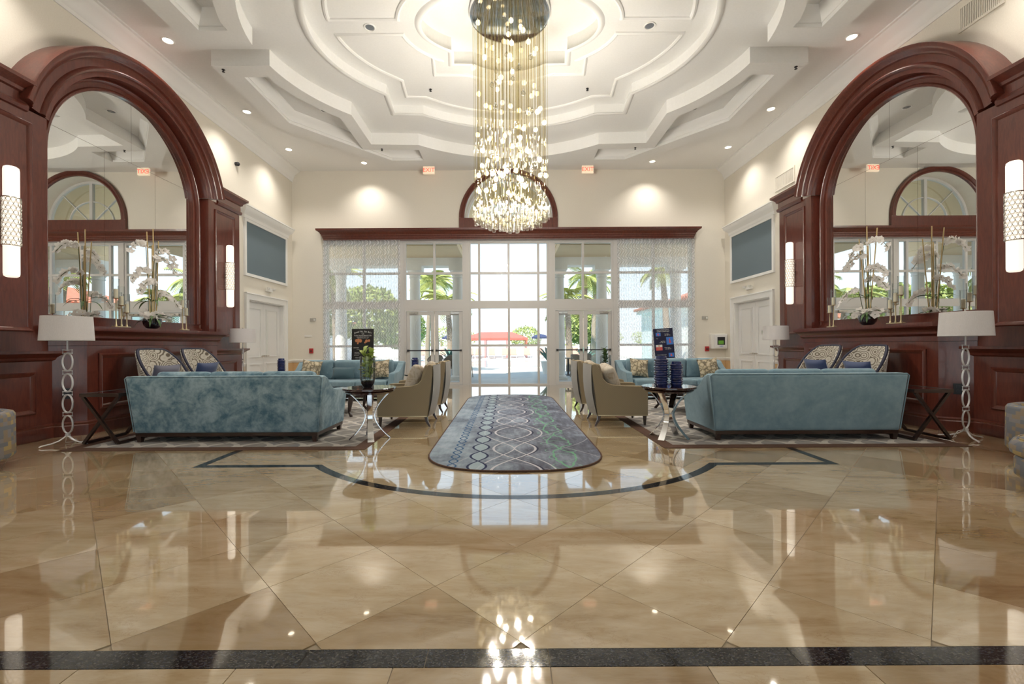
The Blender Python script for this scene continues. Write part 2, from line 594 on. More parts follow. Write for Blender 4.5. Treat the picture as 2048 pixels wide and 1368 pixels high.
c = t.ramp(n_, [(0.35, (0.36, 0.28, 0.18)), (0.55, (0.58, 0.52, 0.44)), (0.7, (0.45, 0.38, 0.28))])
t.bsdf(c, 0.7); M['stripe_pillow'] = t.m

# area rug field
t = NT('rug_field')
x, y, z = t.xyz(t.coord())
nz = t.noise(t.coord(), 1.4, 3)
base = t.ramp(t.noise(t.coord(), 2.3, 4), [(0.3, (0.25, 0.22, 0.21)), (0.5, (0.36, 0.33, 0.30)), (0.7, (0.20, 0.21, 0.24))])
def ringwave(ax, ay, k, amp, ph):
    return t.math('ADD', t.math('MULTIPLY', ax, k), t.math('MULTIPLY', t.math('SINE', t.math('ADD', t.math('MULTIPLY', ay, k * 1.0), ph)), amp))
l1 = t.band(t.math('SINE', ringwave(x, y, 7.5, 1.35, 0.0)), 0.30)
l2 = t.band(t.math('SINE', ringwave(x, y, 7.5, -1.35, 0.0)), 0.30)
l3 = t.band(t.math('SINE', ringwave(y, x, 9.0, 0.9, 1.0)), 0.13)
c = t.mix(t.math('MAXIMUM', l1, l2), base, (0.62, 0.58, 0.53))
c = t.mix(t.math('MULTIPLY', l3, 0.6), c, (0.16, 0.15, 0.17))
c = t.mix(t.math('MULTIPLY', nz, 0.25), c, (0.28, 0.27, 0.27))
t.bsdf(c, 0.95, normal=t.bump(t.noise(t.coord(), 250, 2), 0.4)); M['rug_field'] = t.m
noisy('rug_border', (0.075, 0.035, 0.022), (0.13, 0.065, 0.04), 90, 0.9, bump=0.3)

# runner rug
t = NT('runner_pile')
x, y, z = t.xyz(t.coord())
n1 = t.noise(t.coord(), 1.5, 5, 0.65, 0.6)
n2 = t.noise(t.vm('MULTIPLY', t.coord(), (6, 1.2, 1)), 2.5, 4, 0.6)
f = t.math('ADD', t.math('MULTIPLY', n1, 0.6), t.math('MULTIPLY', n2, 0.4))
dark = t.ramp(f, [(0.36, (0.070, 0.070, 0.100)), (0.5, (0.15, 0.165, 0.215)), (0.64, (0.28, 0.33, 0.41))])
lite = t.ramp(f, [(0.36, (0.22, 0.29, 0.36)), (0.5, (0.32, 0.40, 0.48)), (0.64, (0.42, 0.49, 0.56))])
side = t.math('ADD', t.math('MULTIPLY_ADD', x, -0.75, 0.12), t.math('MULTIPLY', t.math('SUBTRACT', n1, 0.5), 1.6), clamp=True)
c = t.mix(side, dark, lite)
def chain(x0, amp, per, w, ph=0.0, p=1.0):
    s_ = t.math('ABSOLUTE', t.math('SINE', t.math('ADD', t.math('MULTIPLY', y, pi / per), ph)))
    if p != 1.0: s_ = t.math('POWER', s_, p)
    d = t.math('SUBTRACT', t.math('ABSOLUTE', t.math('SUBTRACT', x, x0)), t.math('MULTIPLY', s_, amp))
    return t.band(d, w)
wl = t.math('MAXIMUM', chain(0.0, 0.25, 0.95, 0.014), chain(0.0, 0.40, 1.9, 0.010, 0.8, 1.5))
wl2 = t.math('MAXIMUM', chain(-0.1, 1.1, 2.6, 0.008, 0.4), chain(0.2, 0.9, 3.1, 0.008, 1.9))
c = t.mix(t.math('MULTIPLY', wl2, 0.7), c, (0.42, 0.42, 0.47))
c = t.mix(chain(0.012, 0.262, 0.95, 0.014), c, (0.02, 0.025, 0.06))
c = t.mix(wl, c, (0.55, 0.54, 0.58))
inn = t.math('LESS_THAN', t.math('ABSOLUTE', t.math('SUBTRACT', x, -0.40)), t.math('MULTIPLY', t.math('ABSOLUTE', t.math('SINE', t.math('MULTIPLY', y, pi / 0.42))), 0.085))
c = t.mix(t.math('MULTIPLY', inn, 0.8), c, (0.36, 0.45, 0.50))
c = t.mix(chain(-0.40, 0.095, 0.42, 0.013), c, (0.012, 0.02, 0.075))
c = t.mix(chain(-0.66, 0.045, 0.19, 0.010), c, (0.03, 0.10, 0.22))
gx = t.math('ADD', x, t.math('MULTIPLY', t.math('SUBTRACT', t.noise(t.coord(), 3.5, 2), 0.5), 0.22))
s_ = t.math('ABSOLUTE', t.math('SINE', t.math('MULTIPLY', y, pi / 0.8)))
d = t.math('SUBTRACT', t.math('ABSOLUTE', t.math('SUBTRACT', gx, 0.55)), t.math('MULTIPLY', s_, 0.12))
c = t.mix(t.math('MULTIPLY', t.band(d, 0.012), 0.85), c, (0.16, 0.42, 0.24))
d2 = t.math('SUBTRACT', t.math('ABSOLUTE', t.math('SUBTRACT', gx, 0.52)), t.math('MULTIPLY', t.math('ABSOLUTE', t.math('SINE', t.math('MULTIPLY', y, pi / 0.33))), 0.16))
c = t.mix(t.math('MULTIPLY', t.band(d2, 0.009), 0.55), c, (0.22, 0.48, 0.34))
t.bsdf(c, 0.95, normal=t.bump(t.noise(t.coord(), 220, 2), 0.4)); M['runner_pile'] = t.m

# sheer curtain with embroidered scroll columns
t = NT('sheer')
x, y, z = t.xyz(t.coord())
per = 0.16
ph = t.math('MULTIPLY', t.math('SINE', t.math('MULTIPLY', z, 2 * pi / 0.30)), 1.7)
d = t.math('SINE', t.math('ADD', t.math('MULTIPLY', x, 2 * pi / per), ph))
ln = t.band(d, 0.34)
ph2 = t.math('MULTIPLY', t.math('SINE', t.math('MULTIPLY', z, 2 * pi / 0.15)), 1.3)
ln2 = t.band(t.math('SINE', t.math('SUBTRACT', t.math('MULTIPLY', x, 2 * pi / per), ph2)), 0.16)
ln = t.math('MAXIMUM', ln, ln2)
tr = t.n('BsdfTransparent')
df = t.n('BsdfDiffuse'); t.put(df.inputs[0], (0.88, 0.88, 0.90))
tl = t.n('BsdfTranslucent'); t.put(tl.inputs[0], (0.92, 0.93, 0.96))
m1 = t.n('MixShader'); m1.inputs[0].default_value = 0.42
t.t.links.new(df.outputs[0], m1.inputs[1]); t.t.links.new(tl.outputs[0], m1.inputs[2])
m2 = t.n('MixShader'); t.put(m2.inputs[0], t.math('MULTIPLY_ADD', ln, 0.32, 0.40))
t.t.links.new(tr.outputs[0], m2.inputs[1]); t.t.links.new(m1.outputs[0], m2.inputs[2])
t.surf(m2.outputs[0]); M['sheer'] = t.m

# outdoors
noisy('paver', (0.52, 0.47, 0.42), (0.60, 0.55, 0.49), 3, 0.8)
noisy('pool_water', (0.10, 0.38, 0.45), (0.25, 0.55, 0.58), 1.5, 0.08, spec=0.5)
noisy('stucco', (0.84, 0.82, 0.78), (0.88, 0.86, 0.82), 15, 0.8)
noisy('soffit_beige', (0.74, 0.58, 0.37), (0.79, 0.63, 0.41), 15, 0.8)
noisy('roof_tile', (0.42, 0.12, 0.07), (0.60, 0.22, 0.13), 8, 0.8)
noisy('bark', (0.20, 0.15, 0.10), (0.34, 0.27, 0.20), 14, 0.9, stretch=(1, 1, 5))
noisy('frond', (0.20, 0.24, 0.05), (0.45, 0.46, 0.14), 6, 0.6)
noisy('foliage', (0.14, 0.21, 0.04), (0.42, 0.44, 0.13), 5, 0.7)
noisy('agave_leaf', (0.04, 0.12, 0.10), (0.10, 0.22, 0.16), 9, 0.5)
noisy('wicker', (0.20, 0.15, 0.11), (0.32, 0.25, 0.18), 60, 0.8)
simple('canvas_red', (0.62, 0.10, 0.07), 0.8)
simple('canvas_navy', (0.02, 0.03, 0.09), 0.8)
simple('lounger_fabric', (0.50, 0.27, 0.20), 0.8)
# ================================================================== the room shell
WX = 6.70; YF = 13.55; YB = -6.0; H0 = 6.67
S = 'structure'
# ---------------- floor
fl = obj('floor', MB().box(-WX - 0.3, WX + 0.3, YB - 0.3, YF + 0.6, -0.20, -0.006), M['grout'], kind=S)

def clip(poly, a, b, c):
    """keep a*x + b*y <= c"""
    out = []
    for i in range(len(poly)):
        p, q = poly[i - 1], poly[i]
        dp, dq = a * p[0] + b * p[1] - c, a * q[0] + b * q[1] - c
        if (dp < 0) != (dq < 0):
            t_ = dp / (dp - dq)
            out.append((p[0] + (q[0] - p[0]) * t_, p[1] + (q[1] - p[1]) * t_))
        if dq <= 0: out.append(q)
    return out

TD = 0.8627
full = None
cells = []
for i in range(-30, 40):
    for j in range(-30, 40):
        cx = -0.038 + (i - j) * TD / 2
        cy = 1.84 + TD / 2 + (i + j) * TD / 2
        if abs(cx) > WX + TD or cy < 1.2 or cy > YF + TD: continue
        h = TD / 2 - 0.0018
        P = [(cx, cy - h), (cx + h, cy), (cx, cy + h), (cx - h, cy)]
        Q = P
        for a, b, c in ((1, 0, WX), (-1, 0, WX), (0, -1, -1.802), (0, 1, YF + 0.05)):
            Q = clip(Q, a, b, c)
            if len(Q) < 3: break
        if len(Q) < 3: continue
        ar = abs(sum(Q[k - 1][0] * Q[k][1] - Q[k][0] * Q[k - 1][1] for k in range(len(Q)))) / 2
        if ar < 0.004: continue
        cells.append((cy, cx, Q, len(Q) == 4 and Q == P))
cells.sort(key=lambda c: c[0])
far_mb = MB()
hh = TD / 2 - 0.0018
full = mesh('floor_tile', MB().prism([(0, -hh), (hh, 0), (0, hh), (-hh, 0)], -0.012, 0.0), M['marble'])
for k, (cy, cx, Q, whole) in enumerate(cells):
    if k < 280:
        if whole: obj('floor_tile', full, None, fl, loc=(cx, cy, 0))
        else: obj('floor_tile', MB().prism([(a - cx, b - cy) for a, b in Q], -0.012, 0.0), M['marble'], fl, loc=(cx, cy, 0))
    else:
        far_mb.prism(Q, -0.012, 0.0)
obj('floor_tile_field', far_mb, M['marble'], fl, kind='stuff')
# square-laid tiles in front of the granite strip
sq = mesh('floor_tile', MB().box(-0.303, 0.303, -0.303, 0.303, -0.012, 0), M['marble'])
rear = MB()
for r in range(13):
    for c_ in range(-11, 12):
        x, y = 0.07 - 0.305 + c_ * 0.61, 1.698 - 0.305 - r * 0.61
        if abs(x) > WX - 0.2: continue
        if r == 0 and abs(x) < 5: obj('floor_tile', sq, None, fl, loc=(x, y, 0))
        else: rear.box(x - 0.303, x + 0.303, y - 0.303, y + 0.303, -0.012, 0)
obj('floor_tile_field', rear, M['marble'], fl, kind='stuff')
g = mesh('granite_strip', MB().box(-0.2435, 0.2435, -0.05, 0.05, -0.012, 0.0), M['granite'])
for k in range(-14, 14):
    obj('granite_strip', g, None, fl, loc=(0.07 + 0.245 + k * 0.49, 1.75, 0))
# inlaid border line
w = 0.045
def strip(pts):
    off = mitres(pts, False)
    L = [(p[0] + o[0] * w, p[1] + o[1] * w) for p, o in zip(pts, off)]
    R = [(p[0] - o[0] * w, p[1] - o[1] * w) for p, o in zip(pts, off)]
    return L + R[::-1]
R_, cy_ = 2.67, 6.26
a_ = math.asin(2.06 / R_)
arc = [(R_ * sin(-a_ + 2 * a_ * k / 30), cy_ - R_ * cos(-a_ + 2 * a_ * k / 30)) for k in range(31)]
path = [(-3.3, 5.32), (-3.3, 4.56), (-2.7, 4.56)] + arc + [(2.7, 4.56), (3.3, 4.56), (3.3, 5.32)]
off = mitres(path, False)
cuts = [0, 1, 2] + list(range(3, 34, 3)) + [34, 35, 36]
for a, b in zip(cuts[:-1], cuts[1:]):
    L = [(path[k][0] + off[k][0] * w, path[k][1] + off[k][1] * w) for k in range(a, b + 1)]
    R = [(path[k][0] - off[k][0] * w, path[k][1] - off[k][1] * w) for k in range(a, b + 1)]
    obj('granite_strip', MB().prism(L + R[::-1], -0.004, 0.0008), M['granite'], fl)

# ---------------- walls
def arc_pts(cx, cz, r, a0, a1, n):
    return [(cx + r * cos(a0 + (a1 - a0) * k / n), cz + r * sin(a0 + (a1 - a0) * k / n)) for k in range(n + 1)]
XZ = lambda a, b, h: (a, h, b)
TOP = 7.2
outer = [(-WX - 0.3, 0), (-5.75, 0), (-5.75, 4.53), (5.75, 4.53), (5.75, 0), (WX + 0.3, 0), (WX + 0.3, TOP), (-WX - 0.3, TOP)]
wf = obj('wall_far', MB().prism(outer, YF, YF + 0.5, holes=[arc_pts(0, 5.18, 1.36, 0, pi, 32)], mp=XZ), M['wall_paint'], kind=S)
for sx, nm in ((-1, 'left'), (1, 'right')):
    YZ = lambda a, b, h: (sx * h, a, b)
    outer = [(YB - 0.3, 0), (11.22, 0), (11.22, 2.45), (12.99, 2.45), (12.99, 0), (YF, 0), (YF, TOP), (YB - 0.3, TOP)]
    obj('wall_' + nm, MB().prism(outer, WX, WX + 0.3, mp=YZ), M['wall_paint'], kind=S)
outer = [(-WX, 0), (-5.0, 0), (-5.0, 4.4), (5.0, 4.4), (5.0, 0), (WX, 0), (WX, TOP), (-WX, TOP)]
obj('wall_back', MB().prism(outer, YB - 0.3, YB, mp=XZ), M['wall_paint'], kind=S)
obj('roof', MB().box(-WX - 0.5, WX + 0.5, YB - 0.5, YF + 0.7, TOP + 0.003, 7.45), M['stucco'], kind=S)

# chair rail, wainscot and baseboard
for sx, nm in ((-1, 'left'), (1, 'right')):
    b = MB()
    x0, x1 = sorted((sx * 5.82, sx * 6.695))
    b.box(x0, x1, YF - 0.006, YF - 0.0005, 0.12, 0.74)
    ya, yb = 13.17, YF - 0.007
    xa, xb = sorted((sx * 6.6945, sx * 6.6995))
    b.box(xa, xb, ya, yb, 0.12, 0.74)
    xa, xb = sorted((sx * 6.6945, sx * 6.6995))
    b.box(xa, xb, 10.45, 11.04, 0.12, 0.74)
    tr_ = obj('trim_%d' % (1 if sx < 0 else 2), b, M['tan_paint'], kind=S)
    prof = [(0, 0.74), (0.02, 0.745), (0.03, 0.78), (0.045, 0.80), (0.045, 0.82), (0, 0.825)]
    b = MB()
    path = [(sx * 5.82, YF - 0.001), (sx * 6.699, YF - 0.001), (sx * 6.699, 13.17)]
    b.sweep(path if sx > 0 else path, prof if sx > 0 else [(-u, h) for u, h in prof])
    b.sweep([(sx * 6.699, 11.04), (sx * 6.699, 10.45)], prof if sx > 0 else [(-u, h) for u, h in prof])
    obj('chair_rail', b, M['white_trim'], tr_)
    b = MB()
    prof = [(0, 0), (0.02, 0), (0.02, 0.10), (0.01, 0.12), (0, 0.12)]
    b.sweep(path, prof if sx > 0 else [(-u, h) for u, h in prof])
    b.sweep([(sx * 6.699, 11.04), (sx * 6.699, 10.45)], prof if sx > 0 else [(-u, h) for u, h in prof])
    obj('baseboard_' + nm, b, M['white_trim'], kind=S)

# ---------------- ceiling
YC = 7.715
def outline(a, b, ycut, p1, p2, apex, n=12, m=10):
    """closed outline about (0, YC), counter-clockwise seen from below; first quadrant mirrored"""
    th = math.asin(ycut / b)
    q = [(a * cos(th * k / n), b * sin(th * k / n)) for k in range(n + 1)]
    q += [p1, p2]
    c_, s_ = p2[0], apex - p2[1]
    R = (c_ * c_ + s_ * s_) / (2 * s_)
    al = math.asin(c_ / R)
    q += [(R * sin(al * (1 - k / m)), apex - R + R * cos(al * (1 - k / m))) for k in range(1, m + 1)]
    full_ = q + [(-x, y) for x, y in q[-2::-1]]
    full_ += [(x, -y) for x, y in full_[-2:0:-1]]
    return [(x, y + YC) for x, y in full_]
BIG = outline(4.4, 3.3, 2.0, (3.5, 3.42), (2.3, 3.47), 4.28)
T2 = outline(3.5, 2.59, 1.70, (2.70, 2.5), (2.0, 2.53), 3.2)
T3 = outline(1.6, 0.86, 0.62, (1.15, 1.02), (0.72, 1.03), 1.28)
H1, H2, HD = 6.87, 7.12, 6.375
ce = obj('ceiling', MB().face([(-WX, YB), (WX, YB), (WX, YF), (-WX, YF)], H0, holes=[T2]), M['ceiling_paint'], kind=S)
def ring(poly, z0, z1):
    b = MB()
    n = len(poly)
    b.add([(x, y, z0) for x, y in poly] + [(x, y, z1) for x, y in poly], [(i, (i + 1) % n, n + (i + 1) % n, n + i) for i in range(n)])
    return b
obj('tray_side', ring(T2, H0, H1), M['ceiling_paint'], ce)
obj('tray_ceiling', MB().face(T2, H1, holes=[T3]), M['ceiling_paint'], ce)
obj('tray_side', ring(T3, H1, H2), M['ceiling_paint'], ce)
obj('tray_ceiling', MB().face(T3, H2), M['ceiling_paint'], ce)
# mouldings round the trays (path is counter-clockwise, right of travel is outside)
lip = [(0.0, 0.0), (-0.03, -0.012), (-0.05, -0.03), (-0.02, -0.045), (0.02, -0.045), (0.05, -0.02), (0.07, 0.0)]
def lipm(z): return [(u, z + h) for u, h in lip]
obj('tray_moulding', MB().sweep(T2, lipm(H0), closed=True), M['white_trim'], ce, smooth=40)
obj('tray_moulding', MB().sweep(T3, lipm(H1), closed=True), M['white_trim'], ce, smooth=40)
bead = [(-0.035, 0.0), (-0.03, -0.02), (0.0, -0.035), (0.03, -0.02), (0.035, 0.0)]
T2i = inset(T2, -0.36); T3o = inset(T3, 0.36)
for sg in (1, -1):
    idx = [k for k, p in enumerate(T2i) if sg * (p[1] - YC) > 0.2]
    jdx = [k for k, p in enumerate(T3o) if sg * (p[1] - YC) > 0.2]
    A = [T2i[k] for k in idx]; B = [T3o[k] for k in jdx]
    yy = YC + sg * 0.18
    a0, a1, b0, b1 = A[0], A[-1], B[0], B[-1]
    loop = [(a0[0], yy)] + A + [(a1[0], yy), (b1[0], yy)] + B[::-1] + [(b0[0], yy)]
    obj('panel_moulding', MB().sweep(loop, [(u, H1 + h) for u, h in bead], closed=True), M['white_trim'], ce, smooth=40)
# the two dropped soffits with their recessed channels
def far_u():
    q = [p for p in BIG if p[1] > YC + 0.27]
    k0 = max(range(len(q)), key=lambda k: q[k][0] - (q[k][1] - YC) * 0.01)
    inner = [(4.385, YC + 0.27)] + q + [(-4.385, YC + 0.27)]
    outer = [(-5.45, YC + 0.27), (-5.45, 10.2), (-3.4, 12.5), (3.4, 12.5), (5.45, 10.2), (5.45, YC + 0.27)]
    return inner, outer
inner, outer = far_u()
U = inner + outer     # travels ccw along the hole, then back along the octagon
# channels: between the outer octagon and the hole, one each side
def channel(sx):
    rt = [p for p in inner if p[0] > 2.25]
    k0 = len(rt)
    off_ = mitres(inner, False)[:k0]
    ich = [(p[0] + o[0] * 0.30, p[1] + o[1] * 0.30) for p, o in zip(rt, off_)]
    ich = [p for p in ich if p[1] > YC + 0.70 and p[1] < 11.85]
    q = [(ich[0][0], YC + 0.62)] + ich + [(2.35, ich[-1][1]), (2.35, 12.12), (3.22, 12.12), (5.05, 10.05), (5.05, YC + 0.62)]
    return [(sx * x, y) for x, y in q]
CHS = [channel(1), channel(-1)]
for sg in (1, -1):
    fy = (lambda y: y) if sg > 0 else (lambda y: 2 * YC - y)
    mp = lambda a, b, h: (a, fy(b), h)
    d = obj('dropped_soffit', MB().face(U, HD, holes=CHS, mp=mp), M['ceiling_paint'], ce)
    b = MB(); n = len(U)
    b.add([mp(x, y, HD) for x, y in U] + [mp(x, y, H0) for x, y in U], [(i, (i + 1) % n, n + (i + 1) % n, n + i) for i in range(n)])
    obj('soffit_side', b, M['ceiling_paint'], d)
    zc = H0 - 0.03
    pr = [(0.0, zc - 0.20), (0.02, zc - 0.20), (0.03, zc - 0.16), (0.08, zc - 0.10), (0.13, zc - 0.05), (0.15, zc - 0.02), (0.15, zc)]
    for CH, sx in zip(CHS, (1, -1)):
        b = MB(); n = len(CH)
        b.add([mp(x, y, HD) for x, y in CH] + [mp(x, y, zc) for x, y in CH], [(i, (i + 1) % n, n + (i + 1) % n, n + i) for i in range(n)])
        b.face(CH, zc, mp=mp)
        obj('soffit_channel', b, M['ceiling_paint'], d)
        pth = [(sx * x, y) for x, y in ((2.36, 12.12), (3.22, 12.12), (5.05, 10.05), (5.05, YC + 0.62), (abs(CH[0][0]), YC + 0.62))]
        obj('channel_moulding', MB().sweep(pth, [(sx * u, h) for u, h in pr], mp=mp), M['white_trim'], d, smooth=40)
# crown along the side walls
prof = [(0, -0.34), (0.02, -0.34), (0.025, -0.28), (0.05, -0.25), (0.06, -0.20), (0.10, -0.13), (0.17, -0.08), (0.20, -0.06), (0.22, -0.03), (0.26, -0.025), (0.26, 0.0)]
for sx, nm in ((-1, 'left'), (1, 'right')):
    b = MB().sweep([(sx * WX, YB), (sx * WX, YF)], [(u if sx < 0 else -u, H0 + h) for u, h in prof])
    obj('trim_%d' % (3 if sx < 0 else 4), b, M['white_trim'], kind=S, smooth=35)

# ---------------- far glazing
def bars(parent, name, x0, x1, z0, z1, y, d, mat):
    return obj(name, MB().box(x0, x1, y - d / 2, y + d / 2, z0, z1), mat, parent)
def glazing(name, x0, x1, z0, z1, xs, zs, y=13.64, fw=0.06, mw=0.035, zw=None):
    r = empty(name, ((x0 + x1) / 2, y, z0), kind=S)
    cx, cz = r.location.x, r.location.z
    F = M['frame_paint']
    b = MB()
    b.box(x0 - cx, x0 + fw - cx, -0.05, 0.05, 0, z1 - z0)
    b.box(x1 - fw - cx, x1 - cx, -0.05, 0.05, 0, z1 - z0)
    b.box(x0 + fw - cx, x1 - fw - cx, -0.05, 0.05, z1 - z0 - fw, z1 - z0)
    b.box(x0 + fw - cx, x1 - fw - cx, -0.05, 0.05, 0, fw * 0.8)
    obj('frame', b, F, r)
    X = [x0 + fw] + list(xs) + [x1 - fw]
    Z = [z0 + fw * 0.8] + list(zs) + [z1 - fw]
    for x in xs:
        obj('mullion', MB().box(x - mw - cx, x + mw - cx, -0.045, 0.045, fw * 0.8, z1 - z0 - fw), F, r)
    for k, z in enumerate(zs):
        h = (zw or {}).get(k, mw)
        for i in range(len(X) - 1):
            a = X[i] + (mw if i else 0); c = X[i + 1] - (mw if i + 1 < len(X) - 1 else 0)
            obj('glazing_bar', MB().box(a - cx, c - cx, -0.04, 0.04, z - h - z0, z + h - z0), F, r)
    for i in range(len(X) - 1):
        for k in range(len(Z) - 1):
            obj('pane', MB().box(X[i] - 0.005 - cx, X[i + 1] + 0.005 - cx, -0.003, 0.003, Z[k] - 0.005 - z0, Z[k + 1] + 0.005 - z0), M['glass'], r)
    return r
glazing('window_1', -1.24, 1.24, 0.0, 4.47, (-0.92, 0.0, 0.92), (1.235, 2.505, 3.49), zw={1: 0.12})
for sx, k in ((-1, 2), (1, 3)):
    a, b = sorted((sx * 1.38, sx * 3.25))
    glazing('window_%d' % k, a, b, 2.62, 4.47, (sx * 2.31,), (3.49,))
for sx, k in ((-1, 4), (1, 5)):
    a, b = sorted((sx * 3.38, sx * 5.75))
    glazing('window_%d' % k, a, b, 0.0, 4.47, (sx * 4.5,), (1.235, 2.505, 3.49), zw={1: 0.12})
b = MB()
for sx in (-1, 1):
    for c_, w_ in ((1.31, 0.07), (3.315, 0.065)):
        b.box(sx * c_ - w_, sx * c_ + w_, 13.56, 13.74, 0, 4.47)
b.box(-5.75, 5.75, 13.56, 13.74, 4.47, 4.53)
for sx in (-1, 1):
    a, c_ = sorted((sx * 1.38, sx * 3.25))
    b.box(a, c_, 13.57, 13.72, 2.38, 2.62)
obj('trim_5', b, M['frame_paint'], kind=S)
# arched window
r = empty('window_6', (0, 14.0, 5.18), kind=S)
YY = lambda a, b, h: (a, h, b)
ringp = lambda r0, r1: [(p[0], p[1]) for p in arc_pts(0, 0, r1, 0, pi, 32)] + [(p[0], p[1]) for p in arc_pts(0, 0, r0, pi, 0, 32)]
obj('frame', MB().prism(ringp(1.29, 1.36), -0.05, 0.05, mp=YY), M['frame_paint'], r)
obj('frame', MB().box(-1.29, 1.29, -0.05, 0.05, 0, 0.06), M['frame_paint'], r)
obj('mullion', MB().box(-0.045, 0.045, -0.05, 0.05, 0.06, 1.29), M['frame_paint'], r)
obj('glazing_bar', MB().prism(ringp(0.70, 0.73), -0.03, 0.03, mp=YY), M['frame_paint'], r)
for s in (-1, 1):
    b = MB().box(-0.012, 0.012, -0.028, 0.028, 0.06, 1.30)
    b.xf(Matrix.Rotation(s * radians(45), 4, 'Y'))
    obj('glazing_bar', b, M['frame_paint'], r)
obj('pane', MB().prism(arc_pts(0, 0, 1.30, 0, pi, 32), -0.003, 0.003, mp=YY), M['glass'], r)
# wood surround of the arch
prof = [(0, 0.0), (0, -0.06), (0.03, -0.075), (0.06, -0.06), (0.08, -0.055), (0.12, -0.09), (0.15, -0.10), (0.16, -0.09), (0.16, 0.0)]
b = MB()
n_ = 40
vs = []; fs = []
for k in range(n_ + 1):
    a = pi * k / n_
    for u, d in prof:
        vs.append(((1.36 + u) * cos(a), YF + d, 5.18 + (1.36 + u) * sin(a)))
m_ = len(prof)
for k in range(n_):
    for q in range(m_ - 1):
        fs.append((k * m_ + q, k * m_ + q + 1, (k + 1) * m_ + q + 1, (k + 1) * m_ + q))
b.add(vs, fs)
t6 = obj('trim_6', b, M['mahogany'], kind=S, smooth=35)
for s in (-1, 1):
    a, c_ = sorted((s * 1.36, s * 1.52))
    obj('surround_leg', MB().box(a, c_, YF - 0.085, YF - 0.001, 4.79, 5.18), M['mahogany'], t6)
obj('sill_board', MB().box(-1.36, 1.36, YF - 0.05, YF - 0.001, 4.79, 5.18), M['mahogany'], t6)
# cornice over the windows
prof = [(0.0, 4.49), (0.17, 4.49), (0.17, 4.53), (0.19, 4.54), (0.19, 4.59), (0.21, 4.60), (0.21, 4.64), (0.235, 4.66), (0.25, 4.69), (0.30, 4.73), (0.33, 4.745), (0.34, 4.80), (0.0, 4.80)]
b = MB().sweep([(-5.50, YF - 0.001), (-5.50, YF - 0.011), (5.50, YF - 0.011), (5.50, YF - 0.001)], prof, pclosed=True)
obj('trim_7', b, M['mahogany'], kind=S, smooth=30)

# glazed double doors
def glazed_door(k, sx):
    a, c_ = sorted((sx * 1.38, sx * 3.25))
    r = empty('door_%d' % k, ((a + c_) / 2, 13.64, 0), kind=S)
    hw = (c_ - a) / 2
    F = M['frame_paint']
    obj('door_frame', MB().box(-hw, -hw + 0.06, -0.06, 0.06, 0, 2.38).box(hw - 0.06, hw, -0.06, 0.06, 0, 2.38).box(-hw + 0.06, hw - 0.06, -0.06, 0.06, 2.31, 2.38).box(-hw + 0.06, hw - 0.06, -0.06, 0.06, 0, 0.015), F, r)
    for s in (-1, 1):
        x0, x1 = sorted((s * 0.012, s * (hw - 0.065)))
        lf = obj('door_leaf', MB().box(x0, x0 + 0.105, -0.025, 0.025, 0.02, 2.30).box(x1 - 0.105, x1, -0.025, 0.025, 0.02, 2.30).box(x0 + 0.105, x1 - 0.105, -0.025, 0.025, 2.19, 2.30).box(x0 + 0.105, x1 - 0.105, -0.025, 0.025, 0.02, 0.10), F, r)
        obj('pane', MB().box(x0 + 0.10, x1 - 0.10, -0.003, 0.003, 0.095, 2.195), M['glass'], lf)
        bar = MB().cyl((x0 + 0.03, -0.075, 1.09), (x1 - 0.03, -0.075, 1.09), 0.018, n=8)
        for e_ in (x0 + 0.05, x1 - 0.05): bar.box(e_ - 0.025, e_ + 0.025, -0.09, -0.025, 1.06, 1.12)
        obj('push_bar', bar, M['dark_metal'], lf)
        xm = s * (hw - 0.30)
        obj('door_closer', MB().box(xm - 0.13, xm + 0.13, -0.10, -0.027, 2.215, 2.275).box(xm - 0.02, xm + 0.16 * s if s > 0 else xm + 0.02, -0.13, -0.11, 2.24, 2.26), M['nickel'], lf)
        # etched oval monogram
        xc = (x0 + x1) / 2
        el = MB()
        for (rx, rz, w_) in ((0.195, 0.36, 0.020), (0.135, 0.27, 0.010)):
            pts = [(xc + rx * cos(2 * pi * q / 36), -0.006, 1.76 + rz * sin(2 * pi * q / 36)) for q in range(36)]
            el.tube(pts, w_, 4, closed=True, flat=0.15)
        for ph in (0, pi):
            pts = [(xc + (0.03 + 0.012 * q) * 0.45 * cos(q * 0.55 + ph), -0.006, 1.76 + 0.06 * cos(ph) + (0.03 + 0.012 * q) * 0.75 * sin(q * 0.55 + ph)) for q in range(16)]
            el.tube(pts, 0.012, 4, flat=0.2)
        for zc, s2 in ((2.12, 1), (1.39, -1)):
            for q in range(5):
                an = (q - 2) * 0.5
                el.tube([(xc, -0.006, zc - 0.02 * s2), (xc + 0.09 * sin(an), -0.006, zc + s2 * 0.08 * cos(an))], [0.012, 0.022], 4, flat=0.2)
        obj('etched_emblem', el, M['etched'], lf)
glazed_door(1, -1); glazed_door(2, 1)

